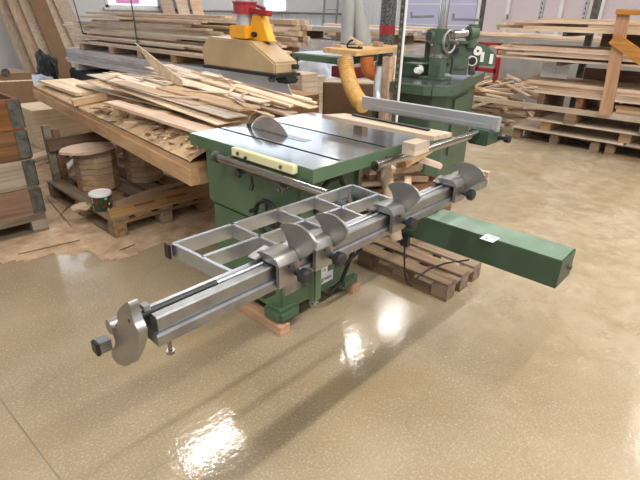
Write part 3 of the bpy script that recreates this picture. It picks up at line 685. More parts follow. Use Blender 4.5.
# cloth
def blob(name, c, sx_, sy_, sz_, mat, label, cat, amp=.4, seed=0, sub=4, group=None, flat=False):
    bm = bmesh.new(); bmesh.ops.create_icosphere(bm, subdivisions=sub, radius=1)
    for v in bm.verts:
        n = noise.noise(v.co * 1.7 + Vector((seed, seed, 0))) * amp + noise.noise(v.co * 4.5 + Vector((seed, 1, 0))) * amp * .4
        v.co *= (1 + n); v.co.z = max(v.co.z, -.55)
        v.co = Vector((v.co.x * sx_, v.co.y * sy_, (v.co.z + .55) * sz_)) + Vector(c)
    mb = MB(); mb.bm.free(); mb.bm = bm
    return mk(name, mb, mat, None, label, cat, group, ang=3)
blob('cloth', (bq.x - .11, bq.y + .09, .145), .07, .05, .03, 'cloth', 'dusty crumpled cloth draped over the pallet corner beside the bucket', 'cloth', seed=3)
# ================================================================== crate (pallet collars)
cr = thing('pallet_crate', (.36, 3.95, 0), 'tall brown wooden crate of stacked pallet collars with metal corners on a pallet', 'crate')
CX0, CX1, CY0, CY1 = -.26, .975, 3.56, 4.36
for y in (CY0, (CY0 + CY1) / 2 - .05, CY1 - .1): mk('base_runner', MB().box((CX0, y, 0), (CX1, y + .1, .022)), 'grey_wood_x', cr)
for x in (CX0, (CX0 + CX1) / 2 - .05, CX1 - .1):
    for y in (CY0, (CY0 + CY1) / 2 - .05, CY1 - .1): mk('base_block', MB().box((x, y, .022), (x + .1, y + .1, .10)), 'grey_wood_x', cr)
mk('base_deck', MB().box((CX0, CY0, .10), (CX1, CY1, .144)), 'grey_wood_x', cr)
cols = ['orange_x', 'grey_wood_x', 'old_x', 'orange_x']
for i in range(4):
    z0 = .144 + i * .196; z1 = z0 + .193; t_ = .02; mb = MB()
    mb.box((CX0, CY0, z0), (CX1, CY0 + t_, z1)).box((CX0, CY1 - t_, z0), (CX1, CY1, z1)).box((CX0, CY0 + t_, z0), (CX0 + t_, CY1 - t_, z1)).box((CX1 - t_, CY0 + t_, z0), (CX1, CY1 - t_, z1))
    cl_ = mk('collar', mb, cols[i], cr, bev=.002)
    for x in (CX0, CX1):
        s = 1 if x == CX0 else -1
        mk('corner_hinge', MB().box((min(x - .004 * s, x + .07 * s), CY0 - .006, z0 + .012), (max(x - .004 * s, x + .075 * s), CY0, z1 - .004)).box((min(x - .006 * s, x), CY0 - .006, z0 + .012), (max(x - .006 * s, x), CY0 + .07, z1 - .012)), 'metal_dk', cl_)
        for zz in (z0 + .05, z0 + .15): mk('rivet', MB().cyl((x + .03 * s, CY0 - .012, zz), (x + .03 * s, CY0 - .006, zz), .012, 8), 'metal_dk', cl_)
# ================================================================== bench
bn = thing('workbench', (2.0, 3.7, 0), 'rough wooden workbench buried under planks and sawdust behind the saw', 'workbench')
A = Vector((1.30, 2.15, 0)); B = Vector((1.655, 5.30, 0)); dB = (B - A).normalized(); nB = Vector((dB.y, -dB.x, 0)); LB = 3.5; WB = 1.75; zt_ = .70
def WS(s): return 1.06 + .69 * max(0, min(1, s / 3.3))
def bp2(s, t, z): p = A + dB * s + nB * t; return Vector((p.x, p.y, z))
mk('front_beam', MB().bar(bp2(0, .03, zt_ - .045), bp2(LB, .03, zt_ - .045), .06, .09), 'tan_y', bn, bev=.003)
mk('rear_beam', MB().bar(bp2(0, WS(0) - .03, zt_ - .045), bp2(LB, WB - .03, zt_ - .045), .06, .09), 'tan_y', bn)
mk('end_beam', MB().bar(bp2(.03, .06, zt_ - .045), bp2(.03, WS(0) - .06, zt_ - .045), .06, .09), 'tan_x', bn)
mk('bench_top', MB().prism([bp2(.01, .015, zt_), bp2(LB, .015, zt_), bp2(LB, WB, zt_), bp2(.01, WS(0), zt_)], (0, 0, .03)), 'tan_y', bn)
for s in (.75, 3.05):
    for t in (.62, WS(s) - .12): mk('leg', MB().box((bp2(s, t, 0).x - .04, bp2(s, t, 0).y - .03, 0), (bp2(s, t, 0).x + .04, bp2(s, t, 0).y + .03, zt_ - .05)), 'tan_z', bn)
    mk('cross_rail', MB().bar(bp2(s + .06, .55, .58), bp2(s + .06, WS(s) - .16, .58), .03, .09), 'tan_x', bn)
# front trestle with leaning post
tr = thing('trestle', (1.45, 4.5, 0), 'brown wooden trestle standing under the far end of the workbench', 'trestle')
tp = PZ(61, 196, 0)
mk('post', MB().box((tp.x - .03, tp.y - .02, 0), (tp.x + .025, tp.y + .02, .60)), 'grey_wood_x', tr)
mk('post', MB().box((tp.x + .03, tp.y - .02, .0), (tp.x + .09, tp.y + .02, .56)), 'old', tr)
mk('rail', MB().box((tp.x - .03, tp.y - .06, .40), (tp.x + .75, tp.y - .022, .50)), 'old_x', tr)
mk('rail', MB().box((tp.x - .03, tp.y - .06, .03), (tp.x + .16, tp.y - .022, .10)), 'old_x', tr)
# sawdust on the bench
def heap(name, x0, x1, y0, y1, f, mat, label, cat, cell=.03, inside=None):
    nx, ny = int((x1 - x0) / cell), int((y1 - y0) / cell); mb = MB(); g = {}
    for i in range(nx + 1):
        for j in range(ny + 1):
            x = x0 + i * (x1 - x0) / nx; y = y0 + j * (y1 - y0) / ny
            if inside is None or inside(x, y): g[i, j] = mb.bm.verts.new((x, y, f(x, y)))
    for i in range(nx):
        for j in range(ny):
            q = [(i, j), (i + 1, j), (i + 1, j + 1), (i, j + 1)]
            if all(k in g for k in q): mb.bm.faces.new([g[k] for k in q])
    return mk(name, mb, mat, None, label, cat, kind='stuff', ang=3)
def bst(x, y): v = Vector((x, y, 0)) - A; return v.dot(dB), v.dot(nB)
def bench_h(x, y):
    s, t = bst(x, y); e = max(0, min(1, (t - .01) / .20)) ** .7; e2 = max(0, min(1, s / .04 + .45)); fade = max(.2, min(1, (2.3 - s) / 1.3)); e3 = max(0, min(1, (WS(s) - t) / .2))
    return .731 + (.105 * fade * e * e2 * e3) * (1 + .35 * noise.noise(Vector((x * 6, y * 6, 0)))) + .008 * (1 + noise.noise(Vector((x * 25, y * 25, 3)))) * e
mb = MB(); g_ = {}
ni, nj = 140, 70
for i in range(ni + 1):
    for j in range(nj + 1):
        s_i = .012 + i * (LB - .03) / ni; p = bp2(s_i, .016 + j * (WS(s_i) - .03) / nj, 0); g_[i, j] = mb.bm.verts.new((p.x, p.y, bench_h(p.x, p.y)))
for i in range(ni):
    for j in range(nj): mb.bm.faces.new([g_[q] for q in ((i, j), (i + 1, j), (i + 1, j + 1), (i, j + 1))])
mk('sawdust', mb, 'dust_b', None, 'pale sawdust and shavings heaped along the workbench edge beside the saw', 'sawdust', kind='stuff', ang=3)
fd = Field(1.1, 3.9, 1.9, 6.8, lambda x, y: (bench_h(x, y) + .001) if 0 < bst(x, y)[0] < LB and 0 < bst(x, y)[1] < WS(bst(x, y)[0]) else .0)
BL = 'loose wood plank lying in the pile on the workbench behind the saw'; BG = 'planks piled on the workbench'
def bench_plank(s, t, da, L, w, th, mat, label=BL, cat='plank', group=BG, name='wood_plank', mt=.07, mz=.945):
    p = bp2(s, t, 0); ang = math.atan2(dB.y, dB.x) + da
    r = fd.drop(p.x, p.y, ang, L, w, th, mt, mz)
    if r: return plank(name, (p.x, p.y, r[0]), ang, r[1], L, w, th, mat, label, cat, group, rag=.01 if th < .02 else 0)
# bark chips
for i in range(90):
    s = ru(.05, 1.6); t = ru(.02, .20); w = ru(.012, .03)
    r = fd.drop(bp2(s, t, 0).x, bp2(s, t, 0).y, ru(0, 3), .05, w, .004, 1.2)
    if r:
        p = bp2(s, t, 0); plank('wood_chip', (p.x, p.y, r[0]), ru(0, 3), 0, ru(.03, .08), w, .004, pick(['old', 'old_x', 'tan', 'old']), 'thin bark shaving lying in the sawdust on the workbench edge', 'wood chip', 'bark shavings on the workbench', rag=.01)
# front long board and its support block
bench_plank(1.12, .08, 0, .06, .09, .05, 'tan', 'short wooden block propping the long board at the bench edge', 'block', None, 'wooden_block', 9)
bench_plank(.68, .12, .09, 1.22, .12, .018, 'pink', 'long pinkish board at the front of the bench pile beside the sawdust', 'board', None, 'wooden_board', 9)
bench_plank(2.85, .24, .06, 1.0, .32, .026, 'pale', 'thick pale board with cut corner on the far end of the workbench', 'board', None, 'wooden_board', 9)
bench_plank(2.02, .13, 1.45, .26, .09, .05, 'tan', 'thick orange wooden block lying across the workbench edge', 'block', None, 'wooden_block', 9)
nn_ = 0; tries = 0
while nn_ < 105 and tries < 900:
    tries += 1
    L = ru(.9, 2.4); w = pick([.03, .045, .06, .08, .1, .13, .16]); th = pick([.006, .009, .012, .018]) if w < .09 else pick([.006, .012])
    da = random.gauss(-.01, .055); s = ru(L / 2 + .05, 3.5 - L / 2); t = ru(.3, WB - .12)
    if t > WS(s - L / 2) - .08: continue
    lim = .16 + abs(math.sin(da)) * L / 2 + (.22 if s - L / 2 > .5 else 0)
    if t - w / 2 < lim - .02: t = lim + w / 2
    if t > WB - .05: continue
    q_ = bp2(s, t, 0); y_lo = bp2(s - L / 2, t, 0)
    if s - L / 2 < .03: continue
    if bench_plank(s, t, da, L, w, th, pick(['pale', 'pale', 'tan', 'pink', 'pale']), mz=.95 - .035 * max(0, s - 1)): nn_ += 1
print('bench planks', nn_, tries)
qa = bp2(2.5, .95, .885); qb = bp2(1.75, .72, .97)

nn_ = 0
for i in range(80):
    s = ru(.15, 2.0); t = ru(.3, 1.5); L = ru(.12, .4)
    if bench_plank(s, t, ru(-.8, .8), L, ru(.015, .035), .006, pick(['pale', 'tan', 'pink']), 'short thin offcut strewn on top of the bench planks', 'offcut', 'short offcuts on the bench pile', 'wood_offcut', .12, .97): nn_ += 1
    if nn_ > 24: break
pa, pb = PD0(135, 43, 4.6), PD0(182, 80, 3.9)
mk('wooden_board', MB().prism([pa, pb, pb + Vector((0, 0, -.06)), pb + (pa - pb) * .55 + Vector((0, 0, -.11))], (.012, .008, 0)), 'pale', None, 'pale pointed board sticking up from the far side of the bench pile', 'board')
# ================================================================== sawdust on the floor (left)
bound = [(-60, 262), (0, 264), (30, 262), (55, 255), (85, 253), (108, 262), (128, 262), (146, 249), (166, 246), (190, 240), (230, 236)]
bw_ = [PZ(u, v, 0) for u, v in bound]
def dist_in(x, y):
    # signed distance beyond the boundary polyline, measured towards the hall
    best = 9; s = 1
    for p, q in zip(bw_, bw_[1:]):
        d = (q - p).to_2d(); v = Vector((x - p.x, y - p.y)); t = max(0, min(1, v.dot(d) / d.length_squared)); r = (v - d * t)
        if r.length < best: best = r.length; s = 1 if d.x * v.y - d.y * v.x > 0 else -1
    return best * s
def dust_h(x, y):
    d = max(0, dist_in(x, y)) + .03 * noise.noise(Vector((x * 5, y * 5, 0)))
    return .0008 + min(.012, max(0, d) * .08) * (1 + .5 * noise.noise(Vector((x * 9, y * 9, 5)))) 
heap('sawdust', -1.6, 2.2, 1.9, 5.6, dust_h, 'dust', 'drift of brown sawdust on the floor around the crate and pallet', 'sawdust', cell=.035,
     inside=lambda x, y: dist_in(x, y) + .05 * noise.noise(Vector((x * 6, y * 6, 0))) > 0 and x + y < 6.9)
for (u0, v0, u1, v1) in ((18, 254, 80, 240), (60, 215, 75, 200), (47, 198, 72, 227), (60, 198, 70, 182), (120, 250, 135, 244)):
    a = PZ(u0, v0, .018); b_ = PZ(u1, v1, .018)
    mk('wood_sliver', MB().bar(a, b_, .005, .004), 'old', None, 'thin dark wood sliver lying in the floor sawdust near the crate', 'wood sliver', 'wood slivers in the floor sawdust')
mk('thin_lath', MB().bar((.80, 4.40, .945), (1.72, 5.50, .80), .022, .010), 'pale', None, 'thin pale lath bridging from the crate to the far end of the workbench', 'lath')
# stuff between crate and bench: cardboard box, planks
fl = Field(.9, 3.6, 4.6, 10.5, 0.013, .04)
for i in range(34):
    x = ru(1.5, 3.0); y = ru(5.0, 8.6); L = ru(.5, 1.4); w = pick([.06, .1, .14, .05]); th = pick([.012, .02, .03]); ang = ru(.2, 1.3)
    r = fl.drop(x, y, ang, L, w, th)
    if r: plank('wood_plank', (x, y, r[0]), ang, r[1], L, w, th, pick(['pale', 'white_wood', 'pale', 'pink']), 'discarded board in the floor heap between the crate and the bench', 'plank', 'boards heaped on the floor behind the crate')
q = PZ(50, 160, 0)
mk('wooden_box', MB().box((1.75, 6.0, .0), (2.6, 6.6, .42)), 'pale', None, 'low light wooden box on the floor behind the workbench trestle', 'box', bev=.004)
bx = thing('cardboard_box', (2.15, 8.9, 0), 'large brown cardboard box behind the crate with clothes on top', 'box')
c0 = PZ(20, 96, 0)
mk('box_body', MB().box((1.45, 8.6, 0), (2.62, 9.4, .55)), 'mdf', bx, bev=.004)
c = PY(5.5, 72.5, 8.6)
mk('round_mark', MB().cyl((c.x, 8.598, c.z), (c.x, 8.59, c.z), .045).torus((c.x, 8.59, c.z), (0, 1, 0), .05, .008), 'metal_dk', bx)
blob('folded_clothes', (1.85, 8.95, .551), .38, .25, .12, 'jeans', 'pile of blue-grey clothes on top of the brown box', 'clothes', seed=8)
# ================================================================== leaning boards on far left wall
LBs = [(14, 34, 'tan', 2.7, .0), (25, 44, 'tan', 3.0, .1), (38, 55, 'pale', 2.8, .2), (48, 64, 'mdf', 3.0, .3), (62, 76, 'pale', 2.6, .0), (76, 90, 'pale', 2.5, .1)]
LLab = ['leftmost tall tan board leaning on the pale wall', 'second tall board from the left leaning on the wall', 'third tall board from the left leaning on the wall', 'wide brown sheet leaning behind the light boards', 'pale board leaning against the wall behind the left stack', 'rightmost tall board of the leaning row behind the left stack']
for i, (u0, u1, mt, hh, dy) in enumerate(LBs):
    yb_ = 11.9 - dy * .8; g0 = PY(u0 + 8, 50, yb_); g1 = PY(u1 + 8, 50, yb_)
    x0_, x1_ = g0.x, g1.x; lean = -.28 - .03 * i
    yt = min(YB - .06, yb_ + .75 - dy * .2)
    mb = MB().prism([(x0_, yb_, .0), (x1_, yb_, .0), (x1_ + lean, yt, hh), (x0_ + lean, yt, hh)], (0, .03, .0))
    mk('leaning_board', mb, {'tan': 'tan_z', 'pale': 'pale_y', 'mdf': 'mdf'}[mt], None, LLab[i], 'board')
for u in (168, 183, 197):
    g = PY(u, 20, 12.6); mk('leaning_board', MB().prism([(g.x, 12.3, 0), (g.x + .35, 12.3, 0), (g.x + .2, 12.93, 2.6), (g.x - .15, 12.93, 2.6)], (0, .03, 0)), 'pink', None, 'pinkish board leaning on the far wall right of the pink window', 'board', 'boards leaning right of the pink window')
# ================================================================== stacks
def stack(x0, x1, y0, y1, z0, z1, th, label, group, mats, wr=(.05, .12), ragl=.5, ragr=.2, jit=.012, fill=.93, front=0):
    z = z0
    while z + th < z1:
        x = x0 + ru(0, .03)
        while x < x1:
            w = ru(*wr); 
            if x + w > x1 + .05: break
            if rnd() < fill or z == z0:
                a = y0 + ru(0, ragr); b_ = y1 - ru(0, ragl) * (1 if rnd() < .8 else 2)
                plank('wood_plank', (x + w / 2, (a + b_) / 2, z), math.pi / 2 + ru(-jit, jit), 0, b_ - a, w, th - .002, pick(mats), label, 'plank', group)
            x += w + ru(.012, .03)
        z += th
# left far stack on bearers over a lower white stack
S = thing('timber_bearers_base', (4.5, 8.0, 0), 'x', 'x'); bpy.data.objects.remove(S)
YL0, YL1 = 4.7, 10.2
XS = 3.78
for i, y in enumerate((9.35, 8.2, 7.25, 6.3, 5.3)):
    mk('wooden_bearer', MB().box((XS, y, .80), (XS + .9, y + .14, .899)), 'tan_x', None, 'square timber bearer under the far left plank stack', 'bearer', 'bearers under the left plank stack')
stack(XS - .02, XS + .92, YL0, YL1, .90, 1.42, .030, 'long pale plank in the large stack at the back left', 'planks in the back left stack', ['pale', 'pink', 'pink', 'pale', 'tan'], wr=(.05, .12), ragl=1.5, ragr=1.6, jit=.02, fill=.62)
for i, y in enumerate((9.6, 7.6, 5.6)):
    mk('wooden_bearer', MB().box((XS - .05, y, .436 if i else .431), (XS + 1.0, y + .14, .539)), 'white_wood', None, 'whitish bearer under the whitewashed board stack', 'bearer', 'bearers under the whitewashed stack')
stack(XS - .04, XS + .95, 5.2, 10.2, .54, .795, .042, 'whitewashed board in the lower stack beneath the back left planks', 'whitewashed boards in the lower left stack', ['white_wood'], wr=(.14, .2), ragl=.2, ragr=.3, jit=.003, fill=1)
for (u, v, u2, v2, lb) in ((83, 33, 70, -12, 'thin dark upright rod in front of the left stack nearest the leaning boards'), (137, 41, 131, 0, 'thin dark upright rod in front of the left stack below the pink window')):
    a = PX(u, v, XS - .03); b_ = PX(u2, v2, XS - .03); d = (a - b_).normalized(); a2 = a + d * ((a.z - .5) / -d.z if d.z else 0)
    mk('steel_rod', MB().cyl(a + Vector((0, 0, -.02)), b_, .011, 8).cyl(a + Vector((0, 0, -.01)), a + Vector((.06, 0, -.01)), .011, 8), 'metal_dk', None, lb, 'rod')
mk('plastic_wrapped_pack', MB().box((XS + .0, 8.3, 0), (XS + .95, 10.2, .43)), 'darkbag', None, 'dark wrapped pack under the whitewashed stack', 'pack', bev=.03)
blob('plastic_sheet', (2.95, 9.9, 0), .38, .4, .25, 'plastic_bag', 'crumpled white and blue plastic sheeting on the floor by the left stack', 'plastic sheet', seed=2)
blob('plastic_sheet', (3.55, 10.7, .0), .2, .2, .42, 'darkbag', 'black plastic sheet bunched at the end of the whitewashed stack', 'plastic sheet', seed=5, amp=.6)
mk('timber_pack', MB().box((XS, 5.2, 0), (XS + .95, 8.1, .435)), 'grey_box', None, 'low grey covered pack under the whitewashed stack', 'pack', bev=.02)
# beam bundle behind the hood
bx_, by_ = PZ(300, 48, .95), None
EB = PZ(301, 47, 1.0)
for i in range(5):
    for j in range(3):
        e = EB.y + ru(-.05, .12); L = ru(2.4, 3.0); z = 1.0 + i * .075
        plank('wood_beam', (EB.x - .18 + .12 + j * .105, e + L / 2, z), math.pi / 2 + ru(-.01, .01), 0, L, .09, .068, pick(['tan', 'pale', 'tan']), 'squared timber beam in the bundle whose ends show behind the dust hood', 'beam', 'timber beams behind the dust hood')
tb = thing('trestle_table', (EB.x, EB.y + 1.3, 0), 'wooden support trestle under the timber beam bundle', 'trestle')
for y in (EB.y + .35, EB.y + 2.0):
    mk('cross_bar', MB().box((EB.x - .15, y, .88), (EB.x + .3, y + .1, .999)), 'old_x', tb)
    for x in (EB.x - .12, EB.x + .2): mk('leg', MB().box((x, y, 0), (x + .08, y + .1, .88)), 'old', tb)
# ================================================================== dust hood
hx0, hx1 = 1.60, 1.74
hd = thing('dust_hood', (1.67, 2.0, 1.17), 'yellowed plastic saw guard hood hanging from a duct above the blade', 'dust hood')
yl, yr = PX(204, 64, hx0).y, PX(275, 76, hx0).y
prof = [PX(204, 64, hx0), PX(275, 78, hx0), PX(273, 62, hx0), PX(243, 43, hx0), PX(210, 36, hx0), PX(204, 50, hx0)]
Z0 = 1.172
prof = [(hx0, 2.384, Z0 + .012), (hx0, 1.80, Z0 + .012), (hx0, 1.80, Z0 + .065), (hx0, 1.98, Z0 + .150), (hx0, 2.33, Z0 + .160), (hx0, 2.40, Z0 + .10)]
mk('hood_body', MB().prism(prof, (.155, 0, 0)), 'amber', hd, bev=.008)
mk('base_strip', MB().box((hx0 - .004, 1.79, Z0), (hx0 + .16, 2.39, Z0 + .013)), 'black', hd)
mk('rubber_block', MB().box((hx0 + .04, 1.765, Z0 - .03), (hx0 + .13, 1.85, Z0)), 'rubber', hd, bev=.01)
mk('side_shield', MB().prism([(hx0 + .17, 2.55, Z0 + .02), (hx0 + .17, 1.93, Z0 + .0), (hx0 + .17, 1.86, Z0 - .105), (hx0 + .17, 2.45, Z0 - .07)], (.004, 0, 0)), 'shield', hd, label='clear hanging shield')
mk('shield_bracket', MB().box((hx0 + .150, 1.99, Z0 - .05), (hx0 + .168, 2.02, Z0 + .002)).cyl((hx0 + .14, 2.005, Z0 - .035), (hx0 + .19, 2.005, Z0 - .035), .010, 8), 'steel', hd)
mk('corner_knob', MB().cyl((hx0 + .12, 1.80, Z0 + .045), (hx0 + .12, 1.772, Z0 + .045), .013), 'black', hd)
pc = Vector((hx0 + .09, 2.12, 0)); pr_ = .046
mk('yellow_bracket', MB().box((pc.x - .055, 2.055, Z0 + .158), (pc.x + .06, 2.185, Z0 + .22)), 'yellow', hd, bev=.004)
gus = mk('yellow_gusset', MB().prism([(pc.x - .01, 1.93, Z0 + .15), (pc.x - .01, 2.10, Z0 + .15), (pc.x - .01, 2.05, Z0 + .27), (pc.x - .01, 1.99, Z0 + .27)], (.05, 0, 0)), 'yellow', hd, bev=.003)
mk('bracket_knob', MB().cyl((pc.x - .03, 2.03, Z0 + .18), (pc.x - .01, 2.03, Z0 + .18), .012), 'black', gus)
mk('suction_pipe', MB().cyl((pc.x, pc.y, Z0 + .19), (pc.x, pc.y, 4.9), pr_, 32), 'duct', hd)
cl2 = mk('red_clamp', MB().cyl((pc.x, pc.y, Z0 + .275), (pc.x, pc.y, Z0 + .325), pr_ + .012, 32), 'red', hd)
mk('clamp_flange', MB().cyl((pc.x, pc.y, Z0 + .272), (pc.x, pc.y, Z0 + .28), pr_ + .018, 32).cyl((pc.x, pc.y, Z0 + .32), (pc.x, pc.y, Z0 + .328), pr_ + .018, 32), 'red', cl2)
mk('clamp_handle', MB().bar((pc.x, pc.y - .05, Z0 + .288), (pc.x, pc.y - .19, Z0 + .276), .04, .024), 'red', cl2, bev=.004)
mk('clamp_lever', MB().bar((pc.x, pc.y - .10, Z0 + .31), (pc.x, pc.y - .15, Z0 + .297), .02, .012), 'dkred', cl2)
# ================================================================== far middle machine: arm, board, ducts, hoses
gm = thing('planing_machine', (4.3, 3.9, 0), 'green machine with long flat table behind the saw carrying a yellow board', 'machine')
T = [PZ(292, 53, 1.09), PZ(345, 58.5, 1.09), PZ(378, 54.5, 1.09), PZ(340, 49, 1.09)]
mk('machine_table', MB().prism(T, (0, 0, -.06)), 'green', gm, bev=.004)
T2 = [PZ(293, 52.6, 1.091), PZ(340, 57, 1.091), PZ(370, 53, 1.091), PZ(333, 50, 1.091)]
mk('table_plate', MB().prism(T2, (0, 0, .004)), 'alu_l', gm)
tcx = (T[1] + T[2]) / 2
HD = Vector((.735, .678, 0)); HR = Vector((.678, -.735, 0))
def hit_(u, v, D): d = ray(u, v); return CAM + d * (D / d.dot(HD))
m0, m1 = hit_(378, 80, 4.8), hit_(391, 80, 4.8)
mk('machine_body', MB().prism([(m0.x, m0.y, 0), (m1.x, m1.y, 0), (m1.x, m1.y, 1.029), (m0.x, m0.y, 1.029)], HD * .4), 'green_dk', gm, bev=.01)
kq = hit_(299, 58, T[0].dot(HD) + .0)
mk('hand_knob', MB().cyl(kq, kq + Vector((-.05, -.04, 0)), .022), 'black', gm)
yb3 = [PZ(323, 47.5, 1.185), PZ(356, 51, 1.185), PZ(406, 46.5, 1.185), PZ(376, 43.5, 1.185)]
mk('yellow_board', MB().prism(yb3, (0, 0, -.042)), 'birch', None, 'thick yellow plywood board lying flat with a clamp on it', 'board', bev=.002)
p = (yb3[0] + yb3[1] + yb3[3]) / 3
mk('spacer_block', MB().box((p.x - .05, p.y - .05, 1.0955), (p.x + .05, p.y + .05, 1.1425)), 'green_dk', None, 'dark spacer block under the left half of the yellow board', 'block')
# blocks and clamp on it
def on_board(u, v): return PZ(u, v, 1.186)
p = on_board(378, 47); mk('wooden_block', MB().box((p.x, p.y, 1.186), (p.x + .08, p.y + .07, 1.228)), 'tan', None, 'small wooden block on the right part of the yellow board', 'block')
p = on_board(341, 47.5); mk('wooden_block', MB().box((p.x, p.y, 1.186), (p.x + .08, p.y + .10, 1.206)), 'tan', None, 'flat wooden offcut at the left end of the yellow board', 'block')
p = on_board(354, 48.5); cp = thing('clamp', (p.x, p.y, 1.186), 'black metal clamp holding a wooden stick on the yellow board', 'clamp')
mk('clamp_base', MB().box((p.x - .02, p.y - .07, 1.186), (p.x + .04, p.y + .07, 1.20)), 'black', cp, bev=.004)
mk('clamp_bow', MB().torus((p.x, p.y + .01, 1.20), (1, .6, 0), .052, .009, 20, 8, -math.pi / 2, math.pi / 2), 'black', cp)
mk('stick', MB().bar((p.x, p.y + .05, 1.268), (p.x + .02, p.y - .07, 1.215), .028, .028), 'tan', cp)
# timber posts under the right of the board
q = PZ(387.5, 57, 1.142)
mk('timber_post', MB().bar((q.x, q.y, .0), (q.x + .01, q.y, 1.1425), .075, .045, (1, 0, 0)), 'pink', None, 'pale timber post standing just left of its narrower twin under the yellow board', 'post')
q2 = PZ(395, 56, 1.142)
mk('timber_post', MB().bar((q2.x, q2.y, .0), (q2.x, q2.y, 1.1425), .04, .045, (1, 0, 0)), 'pale', None, 'narrow timber post right beside the wider post under the yellow board', 'post')
# grey ducts
g = PZ(352, 45.5, 1.185) + Vector((.06, .06, 0))
dt = thing('extraction_duct', (g.x, g.y, 1.0), 'large light grey extraction duct that forks above the yellow board', 'duct')
mk('duct_pipe', MB().cyl((g.x - .03, g.y + .03, 1.186), (g.x - .03, g.y + .03, 5.2), .062), 'duct_g', dt)
mk('duct_cone', MB().tube([(g.x + .09, g.y - .07, 1.186), (g.x + .09, g.y - .07, 1.23), (g.x + .05, g.y - .03, 1.50), (g.x + .02, g.y, 1.70), (g.x + .02, g.y, 5.2)], [.085, .085, .055, .045, .045]), 'duct_g', dt)
mk('band', MB().cyl((g.x - .03, g.y + .03, 1.186), (g.x - .03, g.y + .03, 1.20), .07), 'metal_dk', dt)
def PD(u, v, dist): d = ray(u, v).normalized(); return CAM + d * dist
def hose(name, pts, r, mat, label, ribs=True):
    P_ = [Vector(p) for p in pts]; out = []
    def cr_(p0, p1, p2, p3, t): return .5 * ((2 * p1) + (-p0 + p2) * t + (2 * p0 - 5 * p1 + 4 * p2 - p3) * t * t + (-p0 + 3 * p1 - 3 * p2 + p3) * t ** 3)
    ext_ = [P_[0]] + P_ + [P_[-1]]
    for i in range(len(P_) - 1):
        for k in range(14): out.append(cr_(ext_[i], ext_[i + 1], ext_[i + 2], ext_[i + 3], k / 14))
    out.append(P_[-1]); R = [r * (1 + (.06 if i % 2 else -.03)) for i in range(len(out))]
    return mk(name, MB().tube(out, R, 20), mat, None, label, 'hose')
h0 = PD(346, 60, 4.2); 
hose('suction_hose', [PD(345, 58, 4.0), PD(347, 72, 3.95), PD(351, 86, 3.85), PD(357, 98, 3.75), PD(364, 106, 3.65)], .057, 'hose', 'ribbed amber suction hose curving down below the yellow board')
mk('hose_collar', MB().cyl(PD(345, 58, 4.0) , PD(346, 65, 4.0), .063), 'duct', None, 'grey metal collar at the top of the amber hose', 'collar')
hose('suction_hose', [PD(367, 57, 4.35), PD(367, 64, 4.35), PD(369, 70, 4.35), PD(374, 74, 4.35), PD(380, 74, 4.35)], .055, 'hose_o', 'orange elbow hose behind the timber posts')
hose('suction_hose', [PD(380, 68, 4.3), PD(378, 80, 4.25), PD(377, 92, 4.2), PD(378, 108, 4.15)], .032, 'duct', 'grey hose hanging left of the timber posts')
# speckled duct with red band, and toothed strip
g = PZ(391, 45.5, 1.185) + Vector((.22, .22, 0))
sd = thing('speckled_duct', (g.x, g.y, 0), 'dark speckled vertical duct with a red band behind the yellow board', 'duct')
rr_ = .078
mk('duct_pipe', MB().cyl((g.x, g.y, 0), (g.x, g.y, 5.2), rr_), 'speck', sd)
zz = PX(391, 30, g.x).z; mk('red_band', MB().cyl((g.x, g.y, zz - .04), (g.x, g.y, zz + .04), rr_ + .004), 'red', sd)
g2 = PX(398.5, 60, 3.2)
ss = thing('perforated_strip', (g2.x, g2.y, 0), 'tall slim perforated metal strip standing right of the speckled duct', 'strip')
mk('strip_body', MB().box((g2.x, g2.y - .02, 0), (g2.x + .01, g2.y + .02, 2.6)), 'metal_dk', ss)
mk('strip_edge', MB().box((g2.x - .004, g2.y - .030, 0), (g2.x + .014, g2.y - .02, 2.6)), 'white', ss)
mb = MB()
for i in range(40): mb.box((g2.x - .003, g2.y - .008, .6 + i * .05), (g2.x, g2.y + .008, .62 + i * .05))
mk('strip_holes', mb, 'alu', ss)
# brown cabinet
e0, e1 = PZ(323, 82, .70), PZ(377, 84, .70)
cbx = thing('fibreboard_cabinet', (e0.x, e0.y, 0), 'open brown fibreboard cabinet just behind the saw table', 'cabinet')
dd = (e1 - e0); dd.z = 0; nn = Vector((-dd.y, dd.x, 0)).normalized() * .4
mk('front_panel', MB().prism([(e0.x, e0.y, .0), (e1.x, e1.y, .0), (e1.x, e1.y, .685), (e0.x, e0.y, .685)], nn * .05), 'mdf', cbx)
mk('side_panel', MB().prism([(e0.x, e0.y, .0), (e0.x, e0.y, .685), tuple(Vector((e0.x, e0.y, .685)) + nn), tuple(Vector((e0.x, e0.y, 0)) + nn)], dd * .03), 'mdf', cbx)
mk('top_panel', MB().prism([(e0.x, e0.y, .686), (e1.x, e1.y, .686), tuple(Vector((e1.x, e1.y, .686)) + nn), tuple(Vector((e0.x, e0.y, .686)) + nn)], (0, 0, .016)), 'pale', cbx)
p = PZ(362, 78, .72); mk('red_case', MB().box((p.x - .1, p.y + .1, .7025), (p.x + .25, p.y + .45, .84)), 'dkred', None, 'dark red case on the brown cabinet behind the hose', 'case', bev=.01)
